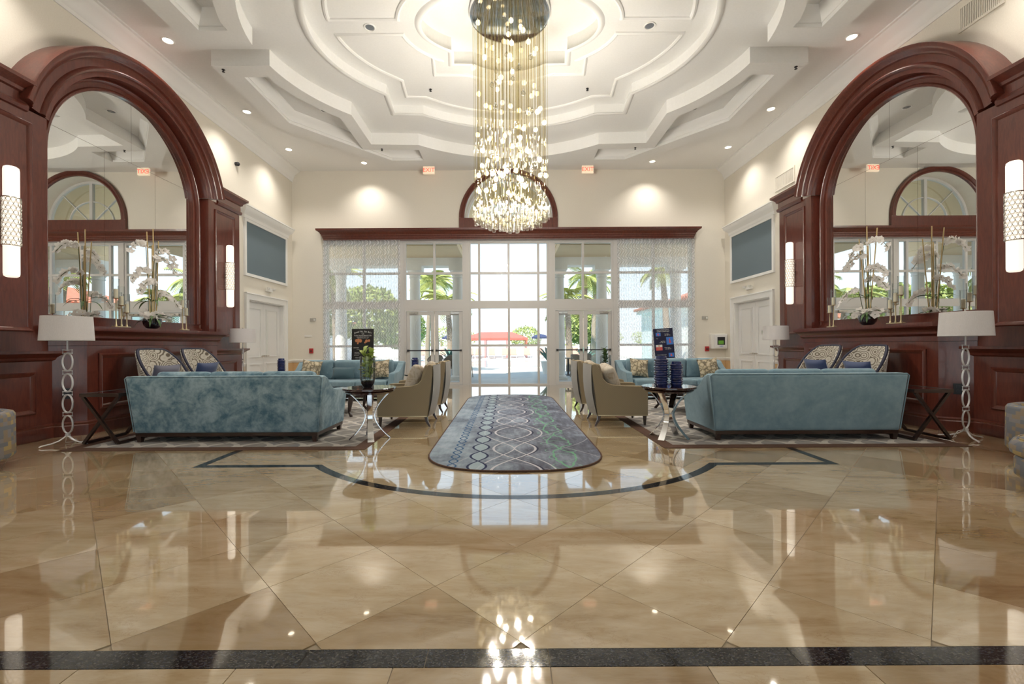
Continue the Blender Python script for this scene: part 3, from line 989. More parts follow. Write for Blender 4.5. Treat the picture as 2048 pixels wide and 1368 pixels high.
# white panelled double doors with casing in the side walls
def panel_door(k, sx):
    r = empty('door_%d' % k, (sx * WX, 12.105, 0), kind=S)
    Wd = M['white_door']
    X = lambda d: sx * d          # positive d goes into the wall
    def bx(mb, d0, d1, y0, y1, z0, z1):
        x0, x1 = sorted((X(d0), X(d1)))
        return mb.box(x0, x1, y0, y1, z0, z1)
    b = MB()
    for y0, y1 in ((-1.05, -0.885), (0.885, 1.05)):
        bx(b, -0.035, -0.001, y0, y1, 0, 2.60); 
        e0, e1 = (y0, y0 + 0.03) if y0 < 0 else (y1 - 0.03, y1)
        bx(b, -0.055, -0.034, e0, e1, 0, 2.62)
    bx(b, -0.035, -0.001, -0.885, 0.885, 2.45, 2.60)
    bx(b, -0.06, -0.001, -1.05, 1.05, 2.60, 2.63)
    obj('door_frame', b, M['white_trim'], r)
    b = MB()
    bx(b, 0.0, 0.22, -0.885, -0.865, 0, 2.45); bx(b, 0.0, 0.22, 0.865, 0.885, 0, 2.45); bx(b, 0.0, 0.22, -0.865, 0.865, 2.43, 2.45)
    obj('jamb', b, M['white_trim'], r)
    for s in (-1, 1):
        y0, y1 = sorted((s * 0.004, s * 0.862))
        b = MB(); bx(b, 0.11, 0.15, y0, y1, 0.01, 2.425)
        lf = obj('door_leaf', b, Wd, r)
        for z0, z1 in ((0.15, 0.78), (0.95, 2.28)):
            b = MB()
            p0, p1 = y0 + 0.13, y1 - 0.13
            for (ya, yb, za, zb) in ((p0, p1, z0, z0 + 0.03), (p0, p1, z1 - 0.03, z1), (p0, p0 + 0.03, z0 + 0.03, z1 - 0.03), (p1 - 0.03, p1, z0 + 0.03, z1 - 0.03)):
                bx(b, 0.092, 0.111, ya, yb, za, zb)
            bx(b, 0.102, 0.111, p0 + 0.08, p1 - 0.08, z0 + 0.08, z1 - 0.08)
            obj('door_panel', b, Wd, lf)
        h = MB().cyl((X(0.11), s * 0.06, 0.98), (X(0.05), s * 0.06, 0.98), 0.022, n=10).cyl((X(0.055), s * 0.06, 0.98), (X(0.055), s * 0.19, 0.98), 0.010, n=8)
        obj('door_handle', h, M['nickel'], lf)
        if sx > 0 and s < 0:
            b = MB(); bx(b, 0.100, 0.1095, y0 + 0.30, y0 + 0.56, 1.50, 1.60)
            obj('door_plaque', b, M['nickel'], lf)
panel_door(3, -1); panel_door(4, 1)
# acoustic panels over the side doors
for sx, k, where in ((-1, 8, 'left'), (1, 9, 'right')):
    def bx(mb, d0, d1, y0, y1, z0, z1):
        x0, x1 = sorted((sx * (WX - d0), sx * (WX - d1)))
        return mb.box(x0, x1, y0, y1, z0, z1)
    b = MB()
    bx(b, 0.001, 0.05, 11.02, 11.09, 3.05, 4.50); bx(b, 0.001, 0.05, 13.08, 13.15, 3.05, 4.50)
    bx(b, 0.001, 0.05, 11.09, 13.08, 3.05, 3.12); bx(b, 0.001, 0.05, 11.09, 13.08, 4.43, 4.50)
    tr_ = obj('trim_%d' % k, b, M['white_trim'], kind=S)
    b = MB(); bx(b, 0.001, 0.025, 11.09, 13.08, 3.12, 4.43)
    obj('fabric_panel', b, M['grey_fabric'], tr_, label='blue-grey fabric panel')
    prof = [(0.0, 4.50), (0.055, 4.50), (0.06, 4.58), (0.09, 4.62), (0.13, 4.66), (0.16, 4.70), (0.17, 4.76), (0.19, 4.77), (0.19, 4.80), (0.0, 4.80)]
    pth = [(sx * (WX - 0.001), 11.02), (sx * (WX - 0.006), 11.02), (sx * (WX - 0.006), 13.15), (sx * (WX - 0.001), 13.15)]
    b = MB().sweep(pth, [(-sx * u, h) for u, h in prof], pclosed=True)
    obj('panel_cornice', b, M['white_trim'], tr_, smooth=30)
# unseen glazed entrance wall behind the camera, invented to let daylight in
glazing('window_7', -5.0, 5.0, 0.0, 4.4, (-3.75, -2.5, -1.25, 0.0, 1.25, 2.5, 3.75), (1.235, 2.5, 3.49), y=YB - 0.15, zw={1: 0.1})
# ================================================================== arched mirror surrounds
YU, HC = 7.68, 4.07
ORCH, NAVY = 'on the orchid-vase side', 'on the navy-vase side'
SIDE = {-1: ORCH, 1: NAVY}
def arch_unit(sx):
    r = empty('arched_mirror_surround', (sx * WX, YU, 0), label='mahogany panelled wall surround with arched mirror and mantel ' + SIDE[sx], cat='wall panelling')
    WD = M['mahogany']
    L = lambda d, y, z: (sx * (d - WX), y - YU, z)
    mpV = lambda a, b, h: L(h, a, b)          # path in (y, z), profile (out, d)
    mpP = lambda a, b, h: L(a, b, h)          # path in (d, y), profile (out, z)
    def bx(mb, d0, d1, y0, y1, z0, z1):
        p, q = L(d0, y0, z0), L(d1, y1, z1)
        return mb.box(min(p[0], q[0]), max(p[0], q[0]), p[1], q[1], z0, z1)
    def archpath(R, zb, a0=0.0, n=40, legs=True):
        pts = [(YU - R * cos(a0 + (pi - 2 * a0) * k / n), HC + R * sin(a0 + (pi - 2 * a0) * k / n)) for k in range(n + 1)]
        return ([(YU - R, zb)] if legs else []) + pts + ([(YU + R, zb)] if legs else [])
    # backing board behind the mirror and the mirror panes
    obj('backing_board', MB().prism(archpath(1.64, 1.5), 6.668, 6.699, mp=mpV), WD, r)
    base = archpath(1.475, 1.66)
    H_ = 4.47
    def pane(*cl):
        q = base
        for c_ in cl: q = clip(q, *c_)
        return q
    g_ = 0.002
    for cl in (((0, 1, H_ - g_), (1, 0, YU - 0.52 - g_)), ((0, 1, H_ - g_), (-1, 0, -(YU - 0.52) - g_), (1, 0, YU + 0.52 - g_)), ((0, 1, H_ - g_), (-1, 0, -(YU + 0.52) - g_)),
               ((0, -1, -H_ - g_), (1, 0, YU - g_)), ((0, -1, -H_ - g_), (-1, 0, -YU - g_))):
        obj('mirror_pane', MB().prism(pane(*cl), 6.656, 6.662, mp=mpV), M['mirror'], r)
    # inner frame round the mirror
    pr = [(0, 6.667), (0, 6.61), (-0.015, 6.595), (-0.04, 6.60), (-0.055, 6.62), (-0.115, 6.62), (-0.13, 6.59), (-0.155, 6.575), (-0.18, 6.59), (-0.19, 6.60), (-0.19, 6.667)]
    obj('mirror_frame', MB().sweep(archpath(1.45, 1.60), pr, pclosed=True, mp=mpV), WD, r, smooth=35)
    b = MB(); bx(b, 6.56, 6.667, YU - 1.635, YU + 1.635, 1.553, 1.63); bx(b, 6.59, 6.667, YU - 1.635, YU + 1.635, 1.63, 1.70); bx(b, 6.575, 6.667, YU - 1.635, YU + 1.635, 1.70, 1.72)
    obj('mirror_sill', b, WD, r)
    # archivolt
    pr = [(0, 6.699), (0, 6.42), (-0.06, 6.42), (-0.075, 6.385), (-0.10, 6.37), (-0.125, 6.385), (-0.14, 6.41), (-0.24, 6.41), (-0.255, 6.375), (-0.285, 6.355), (-0.31, 6.31), (-0.345, 6.285), (-0.39, 6.28), (-0.40, 6.30), (-0.40, 6.699)]
    obj('archivolt', MB().sweep(archpath(1.64, 0, radians(11.5), legs=False), pr, pclosed=True, mp=mpV), WD, r, smooth=30)
    # pilasters
    for s in (-1, 1):
        y0, y1 = sorted((YU + s * 1.64, YU + s * 2.72))
        b = MB(); bx(b, 6.42, 6.699, y0, y1, 0.0, 4.40)
        p = obj('pilaster', b, WD, r)
        rect = lambda a, c_, z0, z1: [(a, z0), (c_, z0), (c_, z1), (a, z1)]
        def pmould(a, c_, z0, z1, d, name='panel_moulding'):
            pr = [(0.0, d), (0.0, d - 0.018), (-0.015, d - 0.03), (-0.035, d - 0.022), (-0.05, d - 0.012), (-0.06, d)]
            obj(name, MB().sweep(rect(a, c_, z0, z1), pr, closed=True, mp=mpV), WD, p, smooth=30)
        pmould(y0 + 0.20, y1 - 0.20, 1.46, 4.24, 6.42)
        pl = [(6.699, y1), (6.42, y1), (6.42, y0), (6.699, y0)]
        pr = [(0, 4.36), (0.03, 4.37), (0.045, 4.41), (0.04, 4.44), (0.02, 4.455), (0.02, 4.575), (0.05, 4.59), (0.06, 4.63), (0.10, 4.67), (0.13, 4.69), (0.145, 4.70), (0.145, 4.745), (0, 4.745)]
        ye = YU + s * 1.90
        ple = [(6.699, y1), (6.42, y1), (6.42, ye)] if s > 0 else [(6.42, ye), (6.42, y0), (6.699, y0)]
        obj('entablature', MB().sweep(ple, pr, pclosed=True, mp=mpP), WD, p, smooth=30)
        pr = [(0, 0), (0.06, 0), (0.06, 0.14), (0.05, 0.16), (0.055, 0.18), (0.03, 0.20), (0.03, 1.06), (0.06, 1.08), (0.07, 1.11), (0.12, 1.15), (0.15, 1.165), (0.15, 1.20), (0, 1.20)]
        obj('plinth', MB().sweep(pl, pr, pclosed=True, mp=mpP), WD, p, smooth=30)
        pmould(y0 + 0.20, y1 - 0.20, 0.36, 0.92, 6.39)
    # mantel breast with splayed ends
    yA, yB_ = 6.27, 2 * YU - 6.27
    poly = [(6.67, 6.045), (6.42, 6.045), (6.10, yA), (6.10, yB_), (6.42, 2 * YU - 6.045), (6.67, 2 * YU - 6.045)]
    br = obj('mantel_breast', MB().prism(poly, 0, 1.50, mp=mpP), WD, r)
    rect = [(yA + 0.17, 0.34), (yB_ - 0.17, 0.34), (yB_ - 0.17, 1.16), (yA + 0.17, 1.16)]
    pr = [(0.0, 6.10), (0.0, 6.08), (-0.02, 6.065), (-0.045, 6.075), (-0.06, 6.09), (-0.07, 6.10)]
    obj('panel_moulding', MB().sweep(rect, pr, closed=True, mp=mpV), WD, br, smooth=30)
    pl = poly[1:5][::-1]
    pr = [(0, 0), (0.03, 0), (0.03, 0.14), (0.02, 0.155), (0.025, 0.18), (0, 0.20)]
    obj('skirting', MB().sweep(pl, pr, mp=mpP), WD, br, smooth=30)
    pr = [(0, 1.27), (0.012, 1.275), (0.015, 1.345), (0.03, 1.36), (0.06, 1.38), (0.065, 1.41), (0.10, 1.45), (0.14, 1.475), (0.165, 1.485), (0.17, 1.50), (0.17, 1.55), (0, 1.55)]
    mt = obj('mantel_shelf', MB().sweep(pl, pr, mp=mpP, pclosed=True).prism(poly, 1.50, 1.5495, mp=mpP), WD, r, smooth=30)
    return r
units = {sx: arch_unit(sx) for sx in (-1, 1)}

# outlets on the splayed ends with a lamp plug
for sx in (-1, 1):
    n = Vector((0.27, 0.32, 0)).normalized()
    c_ = Vector((6.26, 6.155, 0.62))
    b = MB().box(-0.05, 0.05, -0.008, 0.0, -0.075, 0.075)
    ang = math.atan2(0.225, -0.32)
    r = empty('wall_outlet', (sx * 6.262, 6.153, 0.60), label='black wall outlet low on the splayed panelling ' + SIDE[sx], cat='outlet')
    o1 = obj('cover_plate', b, M['black'], r)
    o2 = obj('socket', MB().box(-0.02, 0.02, -0.013, -0.007, 0.012, 0.05), M['dark_metal'], r)
    obj('socket', MB().box(-0.02, 0.02, -0.013, -0.007, -0.05, -0.012), M['dark_metal'], r)
    # the face runs from (6.42, 6.045) to (6.10, 6.27); its outward normal points to (-sx, -y)
    r.rotation_euler = (0, 0, sx * math.atan2(-0.225, 0.32) + 0)

# ================================================================== sconces
def make_sconce():
    r = empty('wall_sconce')
    obj('back_plate', MB().box(-0.05, 0.05, 0.0, 0.02, -0.22, 0.22).box(-0.02, 0.02, -0.045, 0.0, -0.05, 0.05), M['nickel'], r)
    obj('glass_tube', MB().lathe([(0, -0.695), (0.05, -0.695), (0.07, -0.68), (0.075, -0.65), (0.075, 0.65), (0.07, 0.68), (0.05, 0.695), (0, 0.695)], 20, (0, -0.115, 0)), M['sconce_glow'], r, smooth=40)
    b = MB()
    for j in range(11):
        z = -0.27 + 0.054 * j
        for i in range(12):
            a = 2 * pi * (i + 0.5 * (j % 2)) / 12
            pts = []
            for q in range(8):
                an = 2 * pi * q / 8
                th = a + 0.25 * cos(an)
                pts.append((0.088 * cos(th), -0.115 + 0.088 * sin(th), z + 0.027 * sin(an)))
            b.tube(pts, 0.004, 3, closed=True)
    for z in (-0.30, 0.30):
        b.tube([(0.088 * cos(2 * pi * q / 24), -0.115 + 0.088 * sin(2 * pi * q / 24), z) for q in range(24)], 0.006, 5, closed=True)
    obj('lattice_sleeve', b, M['nickel'], r, smooth=60)
    return r
proto = make_sconce()
first = True
for sx in (-1, 1):
    for s in (-1, 1):
        o = proto if first else copy_tree(proto)
        first = False
        o.location = (sx * 6.42, YU + s * 2.18, 2.83)
        o.rotation_euler = (0, 0, sx * -pi / 2)
        tag(o, 'frosted tube sconce with lattice sleeve %s, %s' % ('beside the white doors' if s > 0 else 'away from the doors', SIDE[sx][3:]), 'sconce', 'tube sconces on the pilasters')

# ================================================================== recessed downlights
ring_m = mesh('trim_ring', MB().lathe([(0.075, -0.001), (0.082, -0.012), (0.10, -0.012), (0.105, -0.001)], 24), M['white_trim'], 40)
lens_on = mesh('lens', MB().lathe([(0, -0.003), (0.05, -0.006), (0.076, -0.003)], 20), M['downlight_glow'], 40)
lens_off = mesh('lens', MB().lathe([(0, -0.003), (0.05, -0.006), (0.076, -0.003)], 20), M['downlight_off'], 40)
WARM = (1.0, 0.93, 0.83)
def downlight(x, y, z, lit, e=0.0, group=None, label=None, lamp='downlight_lamp'):
    r = empty('recessed_downlight', (x, y, z), label=label, cat='downlight', group=group)
    obj('trim_ring', ring_m, None, r)
    obj('lens', lens_on if lit else lens_off, None, r)
    if lit: light(lamp, 'SPOT', e, WARM, (0, 0, -0.03), r, 0.06, 118, 0.9)
    return r
for sx in (-1, 1):
    for y in (7.74, 10.1, 12.05, 5.35, 2.9, 0.4):   # the last three carry the visible rows on toward the camera
        wh = {7.74: 'above the arched mirror ' + SIDE[sx], 10.1: 'above the pilaster by the white doors ' + SIDE[sx], 12.05: 'above the white double doors ' + SIDE[sx]}.get(y)
        if wh: downlight(sx * 6.05, y, H0, True, 120, None, 'lit round downlight ' + wh)
        else: downlight(sx * 6.05, y, H0, True, 120, 'lit downlights along the side walls', 'lit round downlight in the ceiling border toward the entrance', 'downlight_lamp_offscreen')
    downlight(sx * 4.27, 12.96, H0, True, 110, None, 'lit round downlight above the sheer curtain ' + SIDE[sx])
    downlight(sx * 2.47, 7.72, H1, False, 0, None, 'unlit round downlight between panel mouldings beside the chandelier, ' + SIDE[sx])
    downlight(sx * 4.22, 10.0, H0 - 0.03, False, 0, None, 'unlit round downlight inside a recessed soffit channel ' + SIDE[sx])

# sprinkler heads
spr = mesh('sprinkler_head', MB().lathe([(0.03, 0), (0.03, -0.006), (0.012, -0.01), (0.01, -0.035), (0.026, -0.04), (0.026, -0.045), (0, -0.045)], 10), M['dark_metal'], 40)
for x, y, z, w_ in ((-5.3, 8.1, HD, 'soffit edge'), (5.3, 8.1, HD, 'soffit edge'), (-3.3, 11.4, HD, 'soffit'), (3.3, 11.4, HD, 'soffit'), (-1.72, 9.6, H1, 'tray'), (1.72, 9.6, H1, 'tray')):
    obj('sprinkler_head', spr, None, loc=(x, y, z), label='small dark sprinkler head under the ceiling ' + w_, cat='sprinkler', group='ceiling sprinklers on the ' + w_)

# ================================================================== chandelier
def chandelier(cx, cy):
    r = empty('chandelier', (cx, cy, 3.27), label='tall cascading glass chandelier of rods, lit globes and tubes under a chrome canopy', cat='chandelier')
    z0 = 3.27
    obj('canopy', MB().lathe([(0, 7.02 - z0), (0.66, 7.02 - z0), (0.70, 7.03 - z0), (0.71, 7.05 - z0), (0.71, H2 - 0.001 - z0), (0, H2 - 0.001 - z0)], 48), M['chrome'], r, smooth=40)
    rnd = random.Random(3)
    rod = mesh('rod', MB().cyl((0, 0, 0), (0, 0, 1), 0.0040, n=5), M['rod_glass'])
    glow = mesh('globe_lamp', MB().sphere((0, 0, 0), 0.042, 12, 8), M['bulb_glow'], 60)
    clear = mesh('clear_globe', MB().sphere((0, 0, 0), 0.04, 12, 8), M['crystal'], 60)
    socket = mesh('globe_cap', MB().cyl((0, 0, 0.035), (0, 0, 0.065), 0.014, n=8), M['chrome'])
    def hang(x, y, z):
        o = obj('rod', rod, None, r, loc=(x, y, z - z0)); o.scale = (1, 1, 7.02 - z)
    pts = []
    def spot(rm, dmin):
        for _ in range(60):
            a = rnd.random() * 2 * pi; q = rm * sqrt(rnd.random())
            x, y = q * cos(a), q * sin(a)
            if all((x - u) ** 2 + (y - v) ** 2 > dmin * dmin for u, v in pts): break
        pts.append((x, y))
        return x, y
    for k in range(118):
        x, y = spot(0.66, 0.055)
        # globes get denser towards the lower half
        z = 3.85 + 3.05 * (((k + rnd.random()) / 118) ** 1.25)
        hang(x, y, z + 0.06)
        lit = k % 5 != 2
        g_ = obj('globe_lamp' if lit else 'clear_globe', glow if lit else clear, None, r, loc=(x, y, z - z0))
        obj('globe_cap', socket, None, g_)
    tube = mesh('glass_tube', MB().lathe([(0.0, 0.0), (0.026, 0.0), (0.029, 0.006), (0.029, 0.25)], 10), M['crystal'], 40)
    bulb = mesh('tube_lamp', MB().sphere((0, 0, 0), 0.022, 8, 6, (1, 1, 1.5)), M['bulb_glow'], 60)
    n = 0
    for i in range(-6, 7):
        for j in range(-7, 8):
            x, y = (i + 0.5 * (j % 2)) * 0.125, j * 0.108
            q = sqrt(x * x + y * y)
            if q > 0.675: continue
            x += rnd.uniform(-0.012, 0.012); y += rnd.uniform(-0.012, 0.012)
            zb = 3.27 + 0.12 * (q / 0.68) ** 2 + rnd.uniform(0, 0.05) + (0.06 if n % 3 == 0 else 0)
            t_ = obj('glass_tube', tube, None, r, loc=(x, y, zb - z0))
            obj('tube_lamp', bulb, None, t_, loc=(0, 0, 0.15 + rnd.uniform(-0.03, 0.05)))
            hang(x, y, zb + 0.20)
            n += 1
    for k in range(26):
        a = 2.4 * k; q = 0.60 * sqrt(((k * 7) % 26 + 0.5) / 26)
        light('chandelier_lamp', 'POINT', 22 - 0.46 * k, (1.0, 0.95, 0.89), (q * cos(a), q * sin(a), 0.40 + 1.55 * k / 26), r, 0.035)
    return r
chandelier(0.0, 7.70)
# ================================================================== rugs
for sx in (-1, 1):
    r = empty('area_rug', (sx * 3.65, 7.75, 0), label='grey patterned area rug with brown border ' + SIDE[sx], cat='rug')
    hx, hy, bw = 1.85, 2.50, 0.16
    obj('rug_field', MB().box(-hx + bw, hx - bw, -hy + bw, hy - bw, 0.0009, 0.006), M['rug_field'], r)
    b = MB().prism([(-hx, -hy), (hx, -hy), (hx, hy), (-hx, hy)], 0.0009, 0.0065, holes=[[(-hx + bw, -hy + bw), (hx - bw, -hy + bw), (hx - bw, hy - bw), (-hx + bw, hy - bw)]])
    obj('rug_border', b, M['rug_border'], r)
q = []
for cy, s in ((9.95, 1), (5.15, -1)):
    for k in range(25):
        a = pi * k / 24
        e_ = 2.6
        x = (abs(cos(a)) ** (2 / e_)) * (1 if cos(a) >= 0 else -1); y = abs(sin(a)) ** (2 / e_)
        q.append((0.98 * x * s, cy - 7.6 + s * (0.92 if s > 0 else 0.86) * y))
rn = empty('runner_rug', (0, 7.6, 0), label='long round-ended blue-grey runner rug with chain pattern in the central aisle', cat='rug')
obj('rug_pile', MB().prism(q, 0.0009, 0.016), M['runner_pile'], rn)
obj('rug_binding', MB().tube([(x, y, 0.010) for x, y in q], 0.011, 6, closed=True), M['rug_border'], rn, smooth=60)

# ================================================================== sofas
def sofa(name, V, label, back_c, seat_c):
    """faces +y, back plane at y = 0, centred on x = 0"""
    r = empty(name, label=label, cat='sofa')
    def flare(mb):
        for i, (x, y, z) in enumerate(mb.v):
            k = max(0.0, (z - 0.12) / 0.74)
            mb.v[i] = (x * (1 + 0.07 * k), y - 0.05 * k * max(0, 1 - y / 0.5), z)
        return mb
    HW = 1.19
    b = MB().rbox((0, 0.085, 0.49), (2 * HW, 0.17, 0.74), 0.045, 3)
    obj('back', flare(b), V, r, smooth=50)
    # piping along the back edges
    e_ = 0.012
    P = [(-HW, 0.012, 0.14), (-HW, 0.012, 0.83), (-HW + 0.03, 0.012, 0.855), (HW - 0.03, 0.012, 0.855), (HW, 0.012, 0.83), (HW, 0.012, 0.14)]
    obj('piping', flare(MB().tube(P, 0.007, 6)), V, r, smooth=60)
    for s in (-1, 1):
        prof = [(0.02, 0.12), (0.02, 0.845), (0.10, 0.85), (0.17, 0.83), (0.25, 0.765), (0.33, 0.70), (0.42, 0.655), (0.55, 0.635), (0.86, 0.625), (0.90, 0.61), (0.915, 0.58), (0.915, 0.12)]
        x0, x1 = sorted((s * (HW - 0.13), s * HW))
        b = MB().prism(prof, x0, x1, mp=lambda a, c_, h: (h, a, c_))
        obj('arm', flare(b), V, r, smooth=35, bevel=0.02)
    obj('seat_base', MB().box(-HW + 0.13, HW - 0.13, 0.15, 0.88, 0.121, 0.27), V, r, bevel=0.015)
    n = seat_c
    wv = (2 * HW - 0.28) / n
    for k in range(n):
        x = -HW + 0.14 + wv * (k + 0.5)
        obj('seat_cushion', MB().rbox((x, 0.56, 0.365), (wv - 0.008, 0.72, 0.18), 0.05, 3, 0.10), V, r, smooth=60)
    n = back_c
    wv = (2 * HW - 0.26) / n
    for k in range(n):
        x = -HW + 0.13 + wv * (k + 0.5)
        R = Matrix.Rotation(radians(-9), 3, 'X')
        c_ = obj('back_cushion', MB().rbox((x, 0.235, 0.675), (wv - 0.008, 0.17, 0.46), 0.06, 3, 0.22, R), V, r, smooth=60)
        for i in range(3):
            for j in range(2):
                px = x + (i - 1) * wv * 0.3; pz = 0.60 + j * 0.16
                obj('button', MB().sphere((px, 0.335 - (pz - 0.675) * 0.16, pz), 0.014, 8, 6), V, c_, smooth=60)
    rail = MB().box(-HW + 0.01, HW - 0.01, 0.02, 0.05, 0.075, 0.122).box(-HW + 0.01, HW - 0.01, 0.87, 0.90, 0.075, 0.122).box(-HW + 0.01, -HW + 0.04, 0.05, 0.87, 0.075, 0.122).box(HW - 0.04, HW - 0.01, 0.05, 0.87, 0.075, 0.122)
    obj('base_rail', rail, M['dark_wood'], r)
    for x in (-HW + 0.05, HW - 0.05):
        for y in (0.05, 0.86):
            b = MB().tube([(x, y, 0.0), (x, y, 0.08)], [0.033, 0.045], 4)
            obj('leg', b, M['dark_wood'], r)
    return r
def scatter_pillow(x, y, z, sz, mat, rz, tilt, label, roll=0.0):
    R = (Matrix.Rotation(rz, 3, 'Z') @ Matrix.Rotation(tilt, 3, 'X') @ Matrix.Rotation(roll, 3, 'Y'))
    b = MB().grid(lambda u, v: (0, 0, 0), 1, 1)
    b = MB()
    w_, h_ = sz
    def side(sg):
        def fn(u, v):
            a, c_ = 2 * u - 1, 2 * v - 1
            k = max(0, (1 - abs(a) ** 2.6) * (1 - abs(c_) ** 2.6)) ** 0.6
            pin = 1 - 0.10 * (1 - a * a) * abs(c_) ** 3 - 0.0
            pin2 = 1 - 0.10 * (1 - c_ * c_) * abs(a) ** 3
            p = R @ Vector((a * w_ / 2 * pin2, sg * 0.085 * k, c_ * h_ / 2 * pin))
            return p
        return fn
    b.grid(side(-1), 10, 10); b.grid(side(1), 10, 10)
    o = obj('scatter_pillow', b, mat, smooth=70, label=label, cat='pillow')
    o.location = (x, y, z)
    return o
sL = sofa('velvet_sofa', M['velvet_mottled'], 'strongly mottled blue velvet sofa, its back beside the round table with the orchid vase', 3, 3)
sL.location = (-3.73, 5.66, 0.0066)
sR = sofa('velvet_sofa', M['velvet_smooth'], 'smooth blue velvet sofa, its back beside the round table with two navy vases', 3, 3)
sR.location = (3.78, 5.62, 0.0066)
sF = sofa('velvet_sofa', M['velvet_smooth'], 'blue tufted sofa facing the room before the curtain with the black flyer board', 3, 3)
sF.location = (-3.84, 10.72, 0.0066); sF.rotation_euler = (0, 0, pi)
sG = place_copy(sF, (3.84, 10.72, 0.0066), pi, 'blue tufted sofa facing the room before the curtain with the navy events board')
for sx in (-1, 1):
    w_ = 'sofa by the black flyer board' if sx < 0 else 'sofa by the navy events board'
    cx = sx * 3.84
    scatter_pillow(cx - 0.82, 10.24, 0.70, (0.46, 0.44), M['leaf_print'], 0.15, -0.30, 'cream leaf-print pillow, %s end of the %s' % ('side-wall' if sx < 0 else 'glazed-door', w_), 0.12)
    scatter_pillow(cx + 0.80, 10.24, 0.70, (0.46, 0.44), M['leaf_print'], -0.15, -0.30, 'cream leaf-print pillow, %s end of the %s' % ('glazed-door' if sx < 0 else 'side-wall', w_), -0.12)
    scatter_pillow(cx - 0.05, 10.20, 0.62, (0.55, 0.28), M['pillow_blue'], 0.0, -0.32, 'plain dusky blue lumbar pillow in the middle of the ' + w_)

# ================================================================== aisle armchairs
def armchair():
    """faces +y"""
    r = empty('aisle_armchair')
    WV = M['weave_beige']
    prof = [(0.41, 0.15), (0.415, 0.575), (0.40, 0.60), (0.34, 0.607), (0.10, 0.612), (-0.10, 0.625), (-0.21, 0.66), (-0.285, 0.74), (-0.335, 0.88), (-0.37, 0.945), (-0.42, 0.95), (-0.445, 0.93), (-0.44, 0.80), (-0.41, 0.55), (-0.36, 0.15)]
    for s in (-1, 1):
        x0, x1 = sorted((s * 0.29, s * 0.37))
        obj('side_panel', MB().prism(prof, x0, x1, mp=lambda a, c_, h: (h, a, c_)), WV, r, smooth=35, bevel=0.012)
    # outside back, gently curved
    def back(u, v):
        z = 0.15 + 0.79 * v
        y = -0.365 - 0.085 * v ** 0.8 - 0.03 * sin(pi * v)
        return (-0.365 + 0.73 * u, y - 0.03 * sin(pi * u), z)
    b = MB().grid(back, 10, 10).grid(lambda u, v: (back(u, v)[0], back(u, v)[1] + 0.03, back(u, v)[2]), 10, 10)
    obj('outside_back', b, M['chair_back'], r, smooth=60)
    R = Matrix.Rotation(radians(14), 3, 'X')
    obj('inside_back', MB().rbox((0, -0.30, 0.66), (0.58, 0.14, 0.58), 0.05, 3, 0.15, R), WV, r, smooth=60)
    obj('seat_base', MB().box(-0.29, 0.29, -0.34, 0.405, 0.151, 0.33), WV, r, bevel=0.012)
    obj('seat_cushion', MB().rbox((0, 0.06, 0.40), (0.57, 0.68, 0.15), 0.05, 3, 0.12), WV, r, smooth=60)
    R2 = Matrix.Rotation(radians(20), 3, 'X') @ Matrix.Rotation(radians(8), 3, 'Y')
    obj('back_pillow', MB().rbox((0.02, -0.10, 0.70), (0.50, 0.17, 0.46), 0.07, 3, 0.5, R2), M['stripe_pillow'], r, smooth=60)
    for x in (-0.372, 0.372): obj('nail_trim', MB().box(x - 0.0012, x + 0.0012, -0.35, 0.41, 0.158, 0.168), M['brass'], r)
    for x in (-0.33, 0.33):
        obj('leg', MB().tube([(x, 0.37, 0.0), (x, 0.37, 0.16)], [0.018, 0.034], 4), M['dark_wood'], r)
        obj('leg', MB().tube([(x, -0.39, 0.0), (x, -0.345, 0.08), (x, -0.33, 0.16)], [0.018, 0.026, 0.034], 4), M['dark_wood'], r)
    return r
ac = armchair()
first = True
for sx in (-1, 1):
    for y, w_ in ((7.05, 'beside the round table with the %s' % ('orchid vase' if sx < 0 else 'two navy vases')), (8.42, 'nearer the glazed doors, %s' % SIDE[sx])):
        o = ac if first else copy_tree(ac)
        first = False
        o.location = (sx * 1.66, y, 0.004)
        o.rotation_euler = (0, 0, sx * -pi / 2)
        tag(o, 'beige woven armchair backing the aisle, ' + w_, 'armchair', 'beige armchairs backing onto the aisle')

